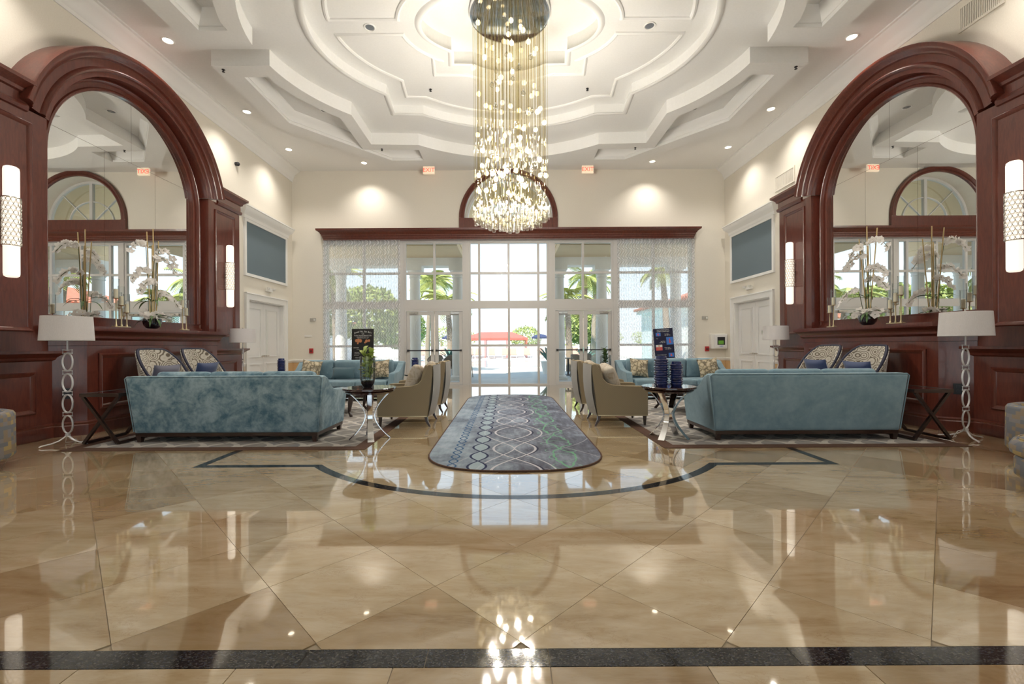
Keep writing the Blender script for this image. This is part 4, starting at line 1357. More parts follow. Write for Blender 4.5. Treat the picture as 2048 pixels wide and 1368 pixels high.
# ================================================================== high-back chairs by the mantels
def wing_chair():
    """faces +y"""
    r = empty('high_back_chair')
    F = M['swirl_fabric']
    def prm(u):
        a = (u - 0.5) * radians(236)
        x = 0.375 * sin(a) * (1.0 if abs(a) < pi / 2 else 1.0)
        y = -0.26 * cos(a) - 0.08
        k = abs(u - 0.5) * 2
        top = 1.20 - 0.02 * k - 0.60 * max(0, (k - 0.30) / 0.70) ** 1.35
        return a, x, y, top
    def pt(u, v, off):
        a, x, y, top = prm(u)
        z = 0.20 + (top - 0.20) * v
        lean = -0.16 * ((z - 0.2) / 1.0) ** 1.3 * max(0.0, cos(a) * 0.6 + 0.4)
        sc_ = 1 + 0.06 * (z - 0.2)
        fwd = max(0, abs(a) - pi / 2) / (radians(118) - pi / 2) * 0.22 * (1 - v * 0.8)
        return ((x + off * sin(a)) * sc_, y - off * cos(a) + lean + fwd, z)
    b = MB().grid(lambda u, v: pt(u, v, 0.0), 36, 12).grid(lambda u, v: pt(u, v, -0.075), 36, 12)
    n0 = 36
    b.grid(lambda u, v: Vector(pt(u, 1, 0.0)).lerp(Vector(pt(u, 1, -0.075)), v), 36, 1)
    for u in (0, 1): b.grid(lambda t_, v, u=u: Vector(pt(u, v, 0.0)).lerp(Vector(pt(u, v, -0.075)), t_), 1, 12)
    obj('shell', b, F, r, smooth=50)
    edge = [Vector(pt(0, v / 8, -0.03)) for v in range(9)] + [Vector(pt(u / 36, 1, -0.03)) + Vector((0, 0, 0.006)) for u in range(37)] + [Vector(pt(1, 1 - v / 8, -0.03)) for v in range(9)]
    obj('piping', MB().tube(edge, 0.022, 8), M['navy_piping'], r, smooth=60)
    obj('seat_base', MB().rbox((0, 0.08, 0.25), (0.64, 0.60, 0.20), 0.05, 2), F, r, smooth=50)
    obj('seat_cushion', MB().rbox((0, 0.10, 0.41), (0.60, 0.62, 0.14), 0.05, 3, 0.12), F, r, smooth=60)
    for x in (-0.26, 0.26):
        for y in (-0.22, 0.32):
            obj('leg', MB().tube([(x * 1.05, y * 1.05, 0), (x, y, 0.17)], [0.016, 0.026], 6), M['dark_wood'], r)
    return r
wc = wing_chair()
first = True
for sx in (-1, 1):
    for k, y in enumerate((6.98, 7.92)):
        o = wc if first else copy_tree(wc)
        first = False
        o.location = (sx * 5.40, y, 0.004)
        o.rotation_euler = (0, 0, sx * (pi / 2 + 0.12))
        pil = {(-1, 0): 'with the grey crumpled pillow', (-1, 1): 'with the shiny navy pillow', (1, 0): 'with the long navy pillow', (1, 1): 'with the bright blue pillow'}[(sx, k)]
        tag(o, 'swirl-patterned high-back chair with navy piping before the mantel, ' + pil, 'chair', 'high-back chairs before the mantels')
        m_ = {(-1, 0): M['pillow_grey'], (-1, 1): M['pillow_navy'], (1, 0): M['pillow_navy'], (1, 1): M['pillow_navy']}[(sx, k)]
        l_ = {(-1, 0): 'grey crumpled pillow', (-1, 1): 'shiny navy pillow', (1, 0): 'long navy pillow', (1, 1): 'bright blue pillow'}[(sx, k)]
        scatter_pillow(sx * 5.52, y - 0.02, 0.80, (0.50, 0.36), m_, sx * (pi / 2 + 0.12), -0.35, l_ + ' on a high-back chair before the mantel ' + SIDE[sx])

# ================================================================== X-leg side tables
def xtable():
    r = empty('folding_side_table')
    D = M['dark_wood']
    hx, hy, h = 0.25, 0.33, 0.655
    b = MB().box(-hx, hx, -hy, -hy + 0.035, h - 0.045, h).box(-hx, hx, hy - 0.035, hy, h - 0.045, h).box(-hx, -hx + 0.035, -hy + 0.035, hy - 0.035, h - 0.045, h).box(hx - 0.035, hx, -hy + 0.035, hy - 0.035, h - 0.045, h)
    obj('top_frame', b, D, r)
    obj('glass_top', MB().box(-hx + 0.03, hx - 0.03, -hy + 0.03, hy - 0.03, h - 0.012, h - 0.004), M['bowl_glass'], r)
    for y in (-hy + 0.02, hy - 0.02):
        for s, dy in ((-1, -0.0), (1, 0.018)):
            b = MB().tube([(-s * (hx - 0.03), y + dy, 0.022), (s * (hx - 0.03), y + dy, h - 0.045)], 0.024, 4)
            obj('leg', b, D, r)
    for x in (-hx + 0.03, hx - 0.03):
        obj('stretcher', MB().tube([(x, -hy + 0.02, 0.022), (x, hy - 0.02, 0.022)], 0.022, 4), D, r)
    return r
xt = xtable()
xt.location = (-5.265, 5.88, 0.0068)
tag(xt, 'dark wood side table with crossed legs at the end of the mottled blue sofa', 'side table', 'crossed-leg side tables')
place_copy(xt, (5.315, 5.86, 0.0068), 0, 'dark wood side table with crossed legs at the end of the smooth blue sofa')

# ================================================================== round tables
def round_table(legs_chrome=True, R=0.35, H=0.685):
    r = empty('round_side_table')
    obj('table_top', MB().lathe([(0, H - 0.03), (R - 0.05, H - 0.03), (R - 0.03, H - 0.05), (R - 0.06, H - 0.075), (R - 0.09, H - 0.075), (R - 0.09, H - 0.03)], 40), M['table_wood'], r, smooth=30)
    obj('table_rim', MB().lathe([(0, H), (R - 0.006, H), (R, H - 0.006), (R, H - 0.022), (R - 0.012, H - 0.030), (0, H - 0.030)], 40), M['table_wood'], r, smooth=30)
    for k in range(4):
        a = radians(20 + 90 * k)
        b = MB()
        def strap(u, v):
            z = (H - 0.07) * v
            q = 0.065 + 0.20 * abs((v - 0.5) * 2) ** 1.7
            w_ = 0.030 + 0.012 * abs((v - 0.5) * 2)
            s = (u - 0.5) * 2 * w_
            return (q * cos(a) - s * sin(a), q * sin(a) + s * cos(a), z + 0.0)
        def strap2(u, v):
            x, y, z = strap(u, v)
            return (x - 0.012 * cos(a), y - 0.012 * sin(a), z)
        b.grid(strap, 1, 18).grid(strap2, 1, 18)
        for u in (0, 1): b.grid(lambda t_, v, u=u: Vector(strap(u, v)).lerp(Vector(strap2(u, v)), t_), 1, 18)
        obj('leg', b, M['chrome'], r, smooth=40)
    return r
rt = round_table()
rt.location = (-1.93, 5.88, 0.0068)
tag(rt, 'round dark-topped table with curved chrome legs holding the orchid vase', 'side table', 'round tables with curved legs')
place_copy(rt, (2.08, 5.86, 0.0068), radians(28), 'round dark-topped table with curved chrome legs holding two navy vases')
def dark_table():
    r = empty('round_end_table')
    H, R = 0.555, 0.255
    obj('table_top', MB().lathe([(0, H), (R - 0.005, H), (R, H - 0.008), (R, H - 0.025), (R - 0.02, H - 0.035), (0, H - 0.035)], 32), M['table_wood'], r, smooth=30)
    for k in range(3):
        a = radians(30 + 120 * k)
        pts = [((0.05 + 0.20 * abs(2 * v - 1) ** 1.5) * cos(a), (0.05 + 0.20 * abs(2 * v - 1) ** 1.5) * sin(a), (H - 0.035) * v) for v in [q / 10 for q in range(11)]]
        obj('leg', MB().tube(pts, 0.016, 6), M['dark_wood'], r, smooth=50)
    return r
dt = dark_table()
dt.location = (-2.29, 10.55, 0.0005)
tag(dt, 'small dark round end table holding a navy vase near the glazed doors', 'end table', 'dark end tables by the far sofas')
place_copy(dt, (2.30, 10.55, 0.0005), 0.4, 'small dark round end table holding a tall glass vase near the glazed doors')
place_copy(dt, (-5.50, 10.52, 0.0005), 0.2, 'small dark round end table holding a navy vase near the side doors')

# coffee tables between the sofas
for sx in (-1, 1):
    r = empty('coffee_table', (sx * 3.62, 8.10, 0.0070), label='low dark wood coffee table between the blue sofas ' + SIDE[sx], cat='coffee table', group='coffee tables')
    obj('table_top', MB().rbox((0, 0, 0.425), (1.75, 1.0, 0.05), 0.02, 2), M['table_wood'], r, smooth=40)
    obj('apron', MB().box(-0.78, 0.78, -0.42, 0.42, 0.33, 0.402), M['dark_wood'], r)
    for x in (-0.78, 0.78):
        for y in (-0.41, 0.41):
            obj('leg', MB().tube([(x * 1.03, y * 1.06, 0.0), (x * 1.03, y * 1.06, 0.012), (x * 1.025, y * 1.052, 0.02), (x * 0.97, y * 0.97, 0.08), (x, y, 0.22), (x * 1.03, y * 1.04, 0.36)], [0.028, 0.028, 0.028, 0.024, 0.04, 0.05], 8), M['dark_wood'], r, smooth=60)
    bk = empty('magazine', (sx * 3.05, 7.90, 0.457), sx * 0.25, label='open magazine lying on the coffee table ' + SIDE[sx], cat='magazine', group='magazines on the coffee tables')
    obj('page', MB().grid(lambda u, v: (-0.21 + 0.21 * u, -0.14 + 0.28 * v, 0.004 + 0.03 * sin(pi * u) ** 0.7), 8, 1).grid(lambda u, v: (0.21 * u, -0.14 + 0.28 * v, 0.004 + 0.03 * sin(pi * u) ** 0.7), 8, 1), M['ink_white'], bk, smooth=60)
    obj('cover', MB().box(-0.215, 0.215, -0.145, 0.145, 0.0, 0.004), M['poster_black'], bk)

# ================================================================== tub chairs and ottoman at the edges
def tub_chair():
    r = empty('tub_chair')
    F = M['check_fabric']
    b = MB()
    A0, A1 = radians(-215), radians(35)
    def sh(R, v, a): return (R * cos(a), R * sin(a), v)
    prof = [(0.37, 0.30), (0.37, 0.55), (0.385, 0.575), (0.42, 0.587), (0.455, 0.575), (0.47, 0.55), (0.475, 0.13), (0.45, 0.10)]
    n, m = 32, len(prof)
    vs = [sh(R, z, A0 + (A1 - A0) * k / n) for k in range(n + 1) for R, z in prof]
    fs = [(k * m + i, k * m + i + 1, (k + 1) * m + i + 1, (k + 1) * m + i) for k in range(n) for i in range(m - 1)]
    fs += [tuple(range(m)), tuple(n * m + i for i in range(m))]
    b.add(vs, fs)
    obj('shell', b, F, r, smooth=50)
    obj('seat_base', MB().lathe([(0, 0.10), (0.40, 0.10), (0.44, 0.13), (0.44, 0.28), (0, 0.28)], 32), F, r, smooth=40)
    obj('seat_cushion', MB().lathe([(0, 0.285), (0.40, 0.285), (0.455, 0.31), (0.465, 0.36), (0.45, 0.405), (0.40, 0.43), (0, 0.44)], 32, (0, 0.04, 0)), F, r, smooth=60)
    obj('swivel_base', MB().lathe([(0, 0), (0.30, 0), (0.31, 0.02), (0.31, 0.10), (0, 0.10)], 24), M['black'], r, smooth=40)
    return r
tb = tub_chair()
tb.location = (-5.68, 4.35, 0.0005); tb.rotation_euler = (0, 0, radians(-150))
tag(tb, 'checked fabric tub chair before the panelling ' + ORCH, 'armchair', 'checked tub chairs')
place_copy(tb, (5.69, 4.45, 0.0005), radians(160), 'checked fabric tub chair behind the matching ottoman')
ot = empty('ottoman', (4.68, 3.56, 0.0005), label='round checked fabric ottoman before the matching tub chair', cat='ottoman')
obj('cushion', MB().lathe([(0, 0.43), (0.36, 0.425), (0.43, 0.40), (0.455, 0.35), (0.45, 0.29), (0.42, 0.265), (0, 0.265)], 36), M['check_fabric'], ot, smooth=60)
obj('body', MB().lathe([(0, 0.264), (0.41, 0.264), (0.425, 0.24), (0.425, 0.10), (0.39, 0.07), (0, 0.07)], 36), M['check_fabric'], ot, smooth=50)
obj('piping', MB().tube([(0.40 * cos(2 * pi * k / 36), 0.40 * sin(2 * pi * k / 36), 0.415) for k in range(36)], 0.008, 5, closed=True), M['check_fabric'], ot, smooth=60)
obj('swivel_base', MB().lathe([(0, 0), (0.30, 0), (0.30, 0.07), (0, 0.07)], 24), M['black'], ot, smooth=40)

# ================================================================== floor lamps
def floor_lamp():
    r = empty('floor_lamp')
    W_ = M['white_metal']
    for k in range(3):
        a = radians(90 + 120 * k + 25)
        pts = [(q * cos(a), q * sin(a), z) for q, z in ((0.0, 0.13), (0.03, 0.10), (0.08, 0.06), (0.15, 0.035), (0.24, 0.022), (0.26, 0.012))]
        obj('foot', MB().tube(pts, 0.013, 6, flat=0.7), W_, r, smooth=60)
    obj('hub', MB().lathe([(0, 0.10), (0.022, 0.10), (0.028, 0.125), (0.02, 0.15), (0, 0.15)], 12), W_, r, smooth=50)
    z = 0.145
    def oval(z0, z1):
        zc, rz = (z0 + z1) / 2, (z1 - z0) / 2
        return MB().tube([(0.062 * cos(2 * pi * k / 28), 0, zc + rz * sin(2 * pi * k / 28)) for k in range(28)], 0.0105, 6, closed=True)
    def plate(z0, z1):
        w_ = 0.058
        P = [(-w_, 0, z0), (0, 0, z0 + 0.008), (w_, 0, z0), (w_, 0, z1), (0, 0, z1 - 0.008), (-w_, 0, z1)]
        return MB().tube(P, 0.008, 4, closed=True)
    for k in range(4):
        obj('oval_link', oval(z, z + 0.225), W_, r, smooth=60)
        z += 0.222
        obj('square_link', plate(z, z + 0.048), W_, r)
        z += 0.046
    obj('neck', MB().cyl((0, 0, z - 0.005), (0, 0, 1.60), 0.009, n=8), W_, r)
    obj('lamp_shade', MB().lathe([(0.262, 1.335), (0.245, 1.645), (0.242, 1.645), (0.259, 1.335)], 40).lathe([(0.245, 1.60), (0.0, 1.60)], 40), M['linen'], r, smooth=40)
    obj('finial', MB().sphere((0, 0, 1.655), 0.014, 10, 6).cyl((0, 0, 1.595), (0, 0, 1.65), 0.006, n=6), M['nickel'], r, smooth=50)
    cord = [(0.01, 0.0, 0.13), (-0.06, 0.05, 0.10), (-0.10, 0.08, 0.012), (0.02, 0.12, 0.010), (0.10, 0.16, 0.010)]
    obj('cord', MB().tube(cord, 0.005, 5), M['white_plastic'], r, smooth=60)
    return r
lp = floor_lamp()
lp.location = (-5.73, 5.62, 0.0005); lp.rotation_euler = (0, 0, 0.05)
tag(lp, 'white drum-shade floor lamp with open link stem, by the outlet ' + ORCH, 'floor lamp', 'link-stem floor lamps')
place_copy(lp, (5.85, 5.66, 0.0005), 0.25, 'white drum-shade floor lamp with open link stem, by the outlet ' + NAVY)
place_copy(lp, (-6.02, 9.85, 0.0005), -0.8, 'white drum-shade floor lamp with open link stem, near the side doors ' + ORCH)
place_copy(lp, (5.98, 9.85, 0.0005), 0.2, 'white drum-shade floor lamp with open link stem, near the side doors ' + NAVY)
# ================================================================== sheers
for sx in (-1, 1):
    def fold(u, v):
        x = -1.19 + 2.38 * u
        z = 0.02 + 4.48 * v
        return (x, 0.028 * sin(u * 2 * pi * 21) + 0.012 * sin(u * 2 * pi * 8.3 + 1), z)
    o = obj('sheer_curtain', MB().grid(fold, 260, 4), M['sheer'], smooth=180, label='white embroidered sheer curtain behind the %s' % ('black flyer board' if sx < 0 else 'navy events board'), cat='curtain')
    o.location = (sx * 4.535, 13.46, 0.0)

# ================================================================== vases
def ribbed_vase(h, R):
    r = empty('ribbed_vase')
    rows = int(h / 0.036)
    prof = [(0, 0), (R * 0.80, 0), (R * 0.84, 0.01)]
    body = h * 0.90
    for k in range(rows):
        z0 = 0.012 + (body - 0.012) * k / rows; z1 = 0.012 + (body - 0.012) * (k + 1) / rows
        prof += [(R * 0.86, z0 + (z1 - z0) * 0.1), (R, z0 + (z1 - z0) * 0.55), (R * 0.97, z0 + (z1 - z0) * 0.8), (R * 0.86, z1 - (z1 - z0) * 0.05)]
    prof += [(R * 0.80, body)]
    b = MB(); n = 32; m = len(prof)
    vs = []
    for i, (q, z) in enumerate(prof):
        row = max(0, (i - 3) // 4)
        for k in range(n):
            a = 2 * pi * k / n
            amp = 0.05 * R * cos(a * 10 + pi * (row % 2)) if (i >= 3 and (i - 3) % 4 in (1, 2) and i < m - 1) else 0
            vs.append(((q + amp) * cos(a), (q + amp) * sin(a), z))
    fs = [(i * n + k, i * n + (k + 1) % n, (i + 1) * n + (k + 1) % n, (i + 1) * n + k) for i in range(m - 1) for k in range(n)]
    b.add(vs, fs)
    obj('vase_body', b, M['navy_glaze'], r, smooth=45)
    obj('vase_neck', MB().lathe([(R * 0.80, body - 0.002), (R * 0.76, body + 0.012), (R * 0.76, h - 0.004), (R * 0.73, h), (R * 0.66, h), (R * 0.66, body), (0, body)], 28), M['navy_glaze'], r, smooth=40)
    return r
v1 = ribbed_vase(0.40, 0.092); v1.location = (1.98, 5.86, 0.692)
tag(v1, 'taller of two navy ribbed ceramic vases on the round table', 'vase')
v2 = ribbed_vase(0.325, 0.085); v2.location = (2.175, 5.84, 0.692)
tag(v2, 'shorter of two navy ribbed ceramic vases on the round table', 'vase')
v3 = place_copy(v1, (-2.29, 10.55, 0.5555), 0.3, 'navy ribbed vase on the end table near the glazed doors')
v4 = place_copy(v1, (-5.50, 10.52, 0.5555), 0.8, 'navy ribbed vase on the end table near the side doors')

def leaf_mesh(L, w_, mat, bend=0.25, name='leaf'):
    def fn(u, v):
        s = sin(pi * min(1, v * 0.96 + 0.04)) ** 0.75
        x = (u - 0.5) * w_ * s
        return (x, L * v * (1 - 0.15 * v), L * 0.55 * v - bend * L * v * v + abs(x) * 0.4)
    return mesh(name, MB().grid(fn, 2, 6), mat, 60)

def glass_planter(loc, H, R, leaf_mat, label, n_st, tall, seed):
    r = empty('glass_planter', loc, label=label, cat='plant')
    rnd = random.Random(seed)
    obj('glass_cylinder', MB().lathe([(R * 0.55, 0.0), (R * 0.85, 0.05), (R, 0.14), (R, H), (R - 0.004, H), (R - 0.004, 0.14), (R * 0.83, 0.055), (R * 0.5, 0.008)], 28), M['glass'], r, smooth=50)
    obj('pebble_fill', MB().lathe([(0, 0.004), (R * 0.53, 0.004), (R * 0.82, 0.055), (R * 0.88, 0.085), (R * 0.6, 0.095), (0, 0.09)], 24), M['pebble'], r, smooth=40)
    lm = leaf_mesh(0.13, 0.085, leaf_mat)
    for k in range(n_st):
        a = rnd.random() * 2 * pi; q = R * 0.35 * rnd.random()
        hx = tall * rnd.uniform(0.75, 1.05)
        p0 = Vector((q * cos(a), q * sin(a), 0.08)); p1 = Vector((q * 1.6 * cos(a) , q * 1.6 * sin(a), hx))
        st = obj('stem', MB().tube([p0, p0.lerp(p1, 0.5) + Vector((0.01, 0.008, 0)), p1], 0.005, 5), M['stem_green'], r, smooth=60)
        for j in range(9):
            v = 0.15 + 0.85 * j / 8
            p = p0.lerp(p1, v)
            lf = obj('leaf', lm, None, st, loc=p)
            lf.rotation_euler = (rnd.uniform(-0.4, 0.7), rnd.uniform(-0.3, 0.3), rnd.random() * 6.28)
            s_ = rnd.uniform(0.6, 1.0)
            lf.scale = (s_, s_, s_)
    return r
glass_planter((-1.95, 5.86, 0.692), 0.42, 0.10, M['lime_leaf'], 'lime green orchid stems in a clear glass cylinder with black pebbles on the round table', 6, 0.50, 5)
glass_planter((2.30, 10.55, 0.5555), 0.44, 0.13, M['leaf_green'], 'dark green plant in a tall glass vase on the end table near the glazed doors', 7, 0.58, 9)

# ================================================================== mantel: orchids and candle stands
petal = MB()
for k in range(5):
    a = 2 * pi * k / 5 + 0.3
    def fn(u, v, a=a):
        q = 0.004 + 0.036 * v
        w_ = 0.034 * sin(pi * min(1, v * 0.92 + 0.06))
        s = (u - 0.5) * w_
        return (q * cos(a) - s * sin(a), q * sin(a) + s * cos(a), 0.010 * v * v)
    petal.grid(fn, 2, 4)
petal_m = mesh('flower', petal, M['petal'], 80)
heart_m = mesh('flower_centre', MB().sphere((0, 0, 0.006), 0.007, 6, 4), M['lime_leaf'], 60)
strap_m = leaf_mesh(0.34, 0.042, M['leaf_green'], 0.75)
def orchid(loc, label, seed, sx):
    r = empty('orchid_arrangement', loc, label=label, cat='flower arrangement')
    rnd = random.Random(seed)
    R = 0.135
    obj('bowl', MB().lathe([(0, 0.0), (0.05, 0.0), (0.09, 0.02), (0.122, 0.065), (R, 0.12), (0.128, 0.175), (0.122, 0.175), (0.127, 0.12), (0.11, 0.07), (0, 0.03)], 28), M['bowl_glass'], r, smooth=50)
    obj('moss_fill', MB().lathe([(0.126, 0.14), (0.08, 0.165), (0, 0.175)], 20), M['pebble'], r, smooth=50)
    for k in range(4):
        dy = (-0.30 + 0.2 * k) * 0.55
        h = (1.62, 1.42, 1.70, 1.52)[k]
        obj('bamboo_stake', MB().tube([(0.01 * k, dy * 0.25, 0.13), (0.01, dy + 0.05 * rnd.uniform(-1, 1), h)], 0.0085, 6), M['bamboo'], r, smooth=60)
    for k in range(6):
        dy0 = (-0.25 + 0.1 * k) * 0.3
        side = 1 if k % 2 else -1
        h = (1.42, 1.22, 0.98, 1.36, 0.80, 0.62)[k]
        reach = (0.34, 0.42, 0.36, 0.30, 0.34, 0.40)[k]
        ox = rnd.uniform(-0.08, 0.02) * sx
        pts = []
        for q in range(13):
            t_ = q / 12
            if t_ < 0.6:
                s = t_ / 0.6
                pts.append(Vector((ox * s, dy0 + side * 0.06 * s, 0.14 + (h - 0.14) * sin(s * pi / 2) ** 0.9)))
            else:
                s = (t_ - 0.6) / 0.4
                pts.append(Vector((ox + 0.02 * s, dy0 + side * (0.06 + reach * s), h + 0.04 * sin(s * pi * 0.8) - 0.22 * s * s)))
        st = obj('stem', MB().tube(pts, 0.0048, 5), M['stem_green'], r, smooth=60)
        for q in range(12):
            t_ = 0.55 + 0.45 * q / 11
            f_ = t_ * 12; i = min(11, int(f_)); p = pts[i].lerp(pts[i + 1], f_ - i)
            fl_ = obj('flower', petal_m, None, st, loc=p + Vector((rnd.uniform(-0.02, 0.02), rnd.uniform(-0.015, 0.015), rnd.uniform(-0.03, 0.01))))
            fl_.rotation_euler = (rnd.uniform(0.8, 1.8), rnd.uniform(-0.5, 0.5), -sx * pi / 2 + rnd.uniform(-0.9, 0.9))
            s_ = rnd.uniform(1.3, 1.75); fl_.scale = (s_, s_, s_)
    low = empty('low_blooms', (0, 0, 0.17), parent=r)
    for k in range(34):
        a = rnd.random() * 2 * pi; q = 0.05 + 0.17 * rnd.random()
        fl_ = obj('flower', petal_m, None, r, loc=(q * cos(a) * 0.6, q * sin(a) * 1.25, 0.17 + 0.12 * rnd.random() - 0.25 * max(0, q - 0.14)))
        fl_.rotation_euler = (rnd.uniform(0.3, 1.6), rnd.uniform(-0.5, 0.5), -sx * pi / 2 + rnd.uniform(-1.2, 1.2))
        s_ = rnd.uniform(1.3, 1.75); fl_.scale = (s_, s_, s_)
    bpy.data.objects.remove(low)
    for k in range(14):
        lf = obj('leaf', strap_m, None, r, loc=(0, 0.02 * rnd.uniform(-1, 1), 0.16 + (0.0 if k < 9 else 0.30)))
        lf.rotation_euler = (rnd.uniform(-0.3, 0.5), 0, rnd.random() * 2 * pi)
    return r
orchid((-6.09, 7.42, 1.5505), 'white orchid arrangement in a dark bowl on the mantel ' + ORCH, 2, -1)
orchid((6.09, 7.48, 1.5505), 'white orchid arrangement in a dark bowl on the mantel ' + NAVY, 8, 1)
def candle_stand(loc, rz, hs, label):
    r = empty('candle_stand', loc, rz, label=label, cat='candle holder')
    n = len(hs)
    obj('base_bar', MB().rbox((0, 0, 0.011), (0.10 * n - 0.02, 0.07, 0.022), 0.008, 2), M['brass'], r, smooth=40)
    for k, h in enumerate(hs):
        x = (k - (n - 1) / 2) * 0.095
        st = obj('stem', MB().lathe([(0.018, 0.02), (0.014, 0.04), (0.009, 0.06), (0.008, h - 0.02), (0.012, h - 0.012), (0.044, h - 0.004), (0.046, h), (0, h)], 14, (x, 0, 0)), M['brass'], r, smooth=50)
        cd = obj('candle', MB().cyl((x, 0, h + 0.001), (x, 0, h + 0.14), 0.027, n=14), M['candle_wax'], r, smooth=40)
        obj('wick', MB().cyl((x, 0, h + 0.14), (x, 0, h + 0.152), 0.0015, n=4), M['black'], cd)
        obj('glass_chimney', MB().lathe([(0.041, h), (0.042, h + 0.29)], 18, (x, 0, 0)).tube([(x + 0.042 * cos(2 * pi * q / 18), 0.042 * sin(2 * pi * q / 18), h + 0.29) for q in range(18)], 0.0022, 4, closed=True), M['glass'], r, smooth=40)
    return r
candle_stand((-6.07, 6.80, 1.5505), pi / 2, (0.45, 0.35, 0.24), 'brass stand of three candles under glass on the mantel ' + ORCH)
candle_stand((-6.07, 8.13, 1.5505), pi / 2, (0.42, 0.28), 'brass stand of two candles under glass on the mantel ' + ORCH)
candle_stand((6.07, 6.92, 1.5505), -pi / 2, (0.25, 0.35, 0.45), 'brass stand of three candles under glass on the mantel ' + NAVY)
candle_stand((6.07, 8.28, 1.5505), -pi / 2, (0.28, 0.42), 'brass stand of two candles under glass on the mantel ' + NAVY)

# ================================================================== lettering
def text(name, s, size, mat, parent, loc, rot=(pi / 2, 0, 0), shear=0.0, align='CENTER', depth=0.0006):
    cu = bpy.data.curves.new(name, 'FONT')
    cu.body = s; cu.size = size; cu.align_x = align; cu.align_y = 'CENTER'; cu.extrude = depth; cu.shear = shear
    cu.resolution_u = 2
    tmp = bpy.data.objects.new(name, cu)
    col.objects.link(tmp)
    bpy.context.view_layer.update()
    me = bpy.data.meshes.new_from_object(tmp.evaluated_get(bpy.context.evaluated_depsgraph_get()))
    bpy.data.objects.remove(tmp)
    me.materials.clear(); me.materials.append(mat)
    o = bpy.data.objects.new(name, me)
    col.objects.link(o)
    o.parent = parent; o.location = loc; o.rotation_euler = rot
    return o
# boards on easels
def board(loc, rz, tilt, w_, h_, mat, label):
    r = empty('easel_board', loc, rz, label=label, cat='sign')
    z0 = 0.87
    p = obj('board_panel', MB().box(-w_ / 2, w_ / 2, -0.004, 0.004, -h_ / 2, h_ / 2), mat, r, loc=(0, 0, z0 + h_ / 2))
    p.rotation_euler = (-0.06, tilt, 0)
    for s in (-1, 1):
        obj('easel_leg', MB().tube([(s * 0.05, 0.05, 1.62), (s * 0.26, 0.0 - 0.03, 0.0)], 0.011, 6), M['black'], r)
    obj('easel_leg', MB().tube([(0, 0.06, 1.60), (0, 0.42, 0.0)], 0.011, 6), M['black'], r)
    obj('easel_ledge', MB().box(-0.24, 0.24, -0.035, 0.012, z0 - 0.018, z0 - 0.001), M['black'], r)
    return r, p
r, p = board((-3.90, 11.62, 0.0005), 0, 0.0, 0.58, 0.83, M['poster_black'], 'black flyer board on an easel with arched script title and orange pictures')
Y_ = -0.0048
ttl = 'Loved Yet See Bali'
for k, ch in enumerate(ttl):
    if ch == ' ': continue
    u = (k - (len(ttl) - 1) / 2) / (len(ttl) / 2)
    text('lettering', ch, 0.062, M['ink_white'], p, (u * 0.235, Y_, 0.345 - 0.045 * u * u), (pi / 2, u * 0.32, 0), 0.25)
for s, z, sz in (('Turks Sunset Beach Cafe', 0.235, 0.046), ('Sunday Brunch 10 am - 2 pm', 0.195, 0.028), ('reservations at the front desk', 0.165, 0.024), ):
    text('lettering', s, sz, M['ink_white'], p, (0, Y_, z))
swirl = MB()
for s in (-1, 1):
    swirl.tube([(s * (0.012 + 0.003 * q) * cos(q * 0.6), Y_, 0.29 + (0.012 + 0.003 * q) * 0.8 * sin(q * 0.6)) for q in range(10)], 0.006, 4, flat=0.3)
obj('emblem', swirl, M['ink_white'], p)
b = MB()
for cx, cz, q in ((-0.17, 0.10, 0.035), (-0.115, 0.10, 0.045), (-0.06, 0.095, 0.04), (-0.13, 0.03, 0.022), (0.10, 0.09, 0.036), (0.165, 0.10, 0.03), (0.06, 0.05, 0.022)):
    b.prism([(cx + q * cos(2 * pi * k / 10), cz + q * 1.2 * sin(2 * pi * k / 10)) for k in range(10)], Y_ - 0.0004, Y_ + 0.0004, mp=lambda a, c_, h: (a, h, c_))
obj('printed_picture', b, M['ink_orange'], p)
for s, x, z, sz in (('DINNER', -0.17, -0.09, 0.038), ('at 6 pm', -0.12, -0.13, 0.026), ('Wine Tasting', 0.13, -0.075, 0.032), ('every Friday', 0.13, -0.12, 0.026), ('live music', -0.15, -0.215, 0.03), ('on the terrace', -0.14, -0.25, 0.026), ('by the pool', -0.16, -0.29, 0.026), ('call guest services', -0.10, -0.35, 0.026), ('for more details', -0.10, -0.385, 0.024)):
    text('lettering', s, sz, M['ink_white'], p, (x, Y_, z))
r, p = board((4.10, 11.62, 0.0005), 0, -0.06, 0.52, 0.80, M['poster_navy'], 'navy events board on an easel, slightly crooked, with four small pictures')
for s, x, z, sz, sh in (('you are invited to Dinner', 0, 0.365, 0.032, 0), ('Chef Challenge', 0.0, 0.325, 0.055, 0.3), ('Sea Plan', 0.09, 0.245, 0.032, 0), ('start @ 9am', 0.11, 0.215, 0.030, 0), ('fun', -0.17, 0.135, 0.03, 0), ('Spa Hour', -0.02, 0.06, 0.032, 0), ('start @ 1pm', -0.04, 0.025, 0.030, 0), ('Water Polo', 0.08, -0.115, 0.032, 0), ('start @ 3pm', 0.10, -0.15, 0.030, 0), ('Disco Under Land', -0.08, -0.30, 0.032, 0), ('show @ 6pm', -0.06, -0.335, 0.030, 0)):
    text('lettering', s, sz, M['ink_white'], p, (x, Y_, z), (pi / 2, 0, 0), sh)
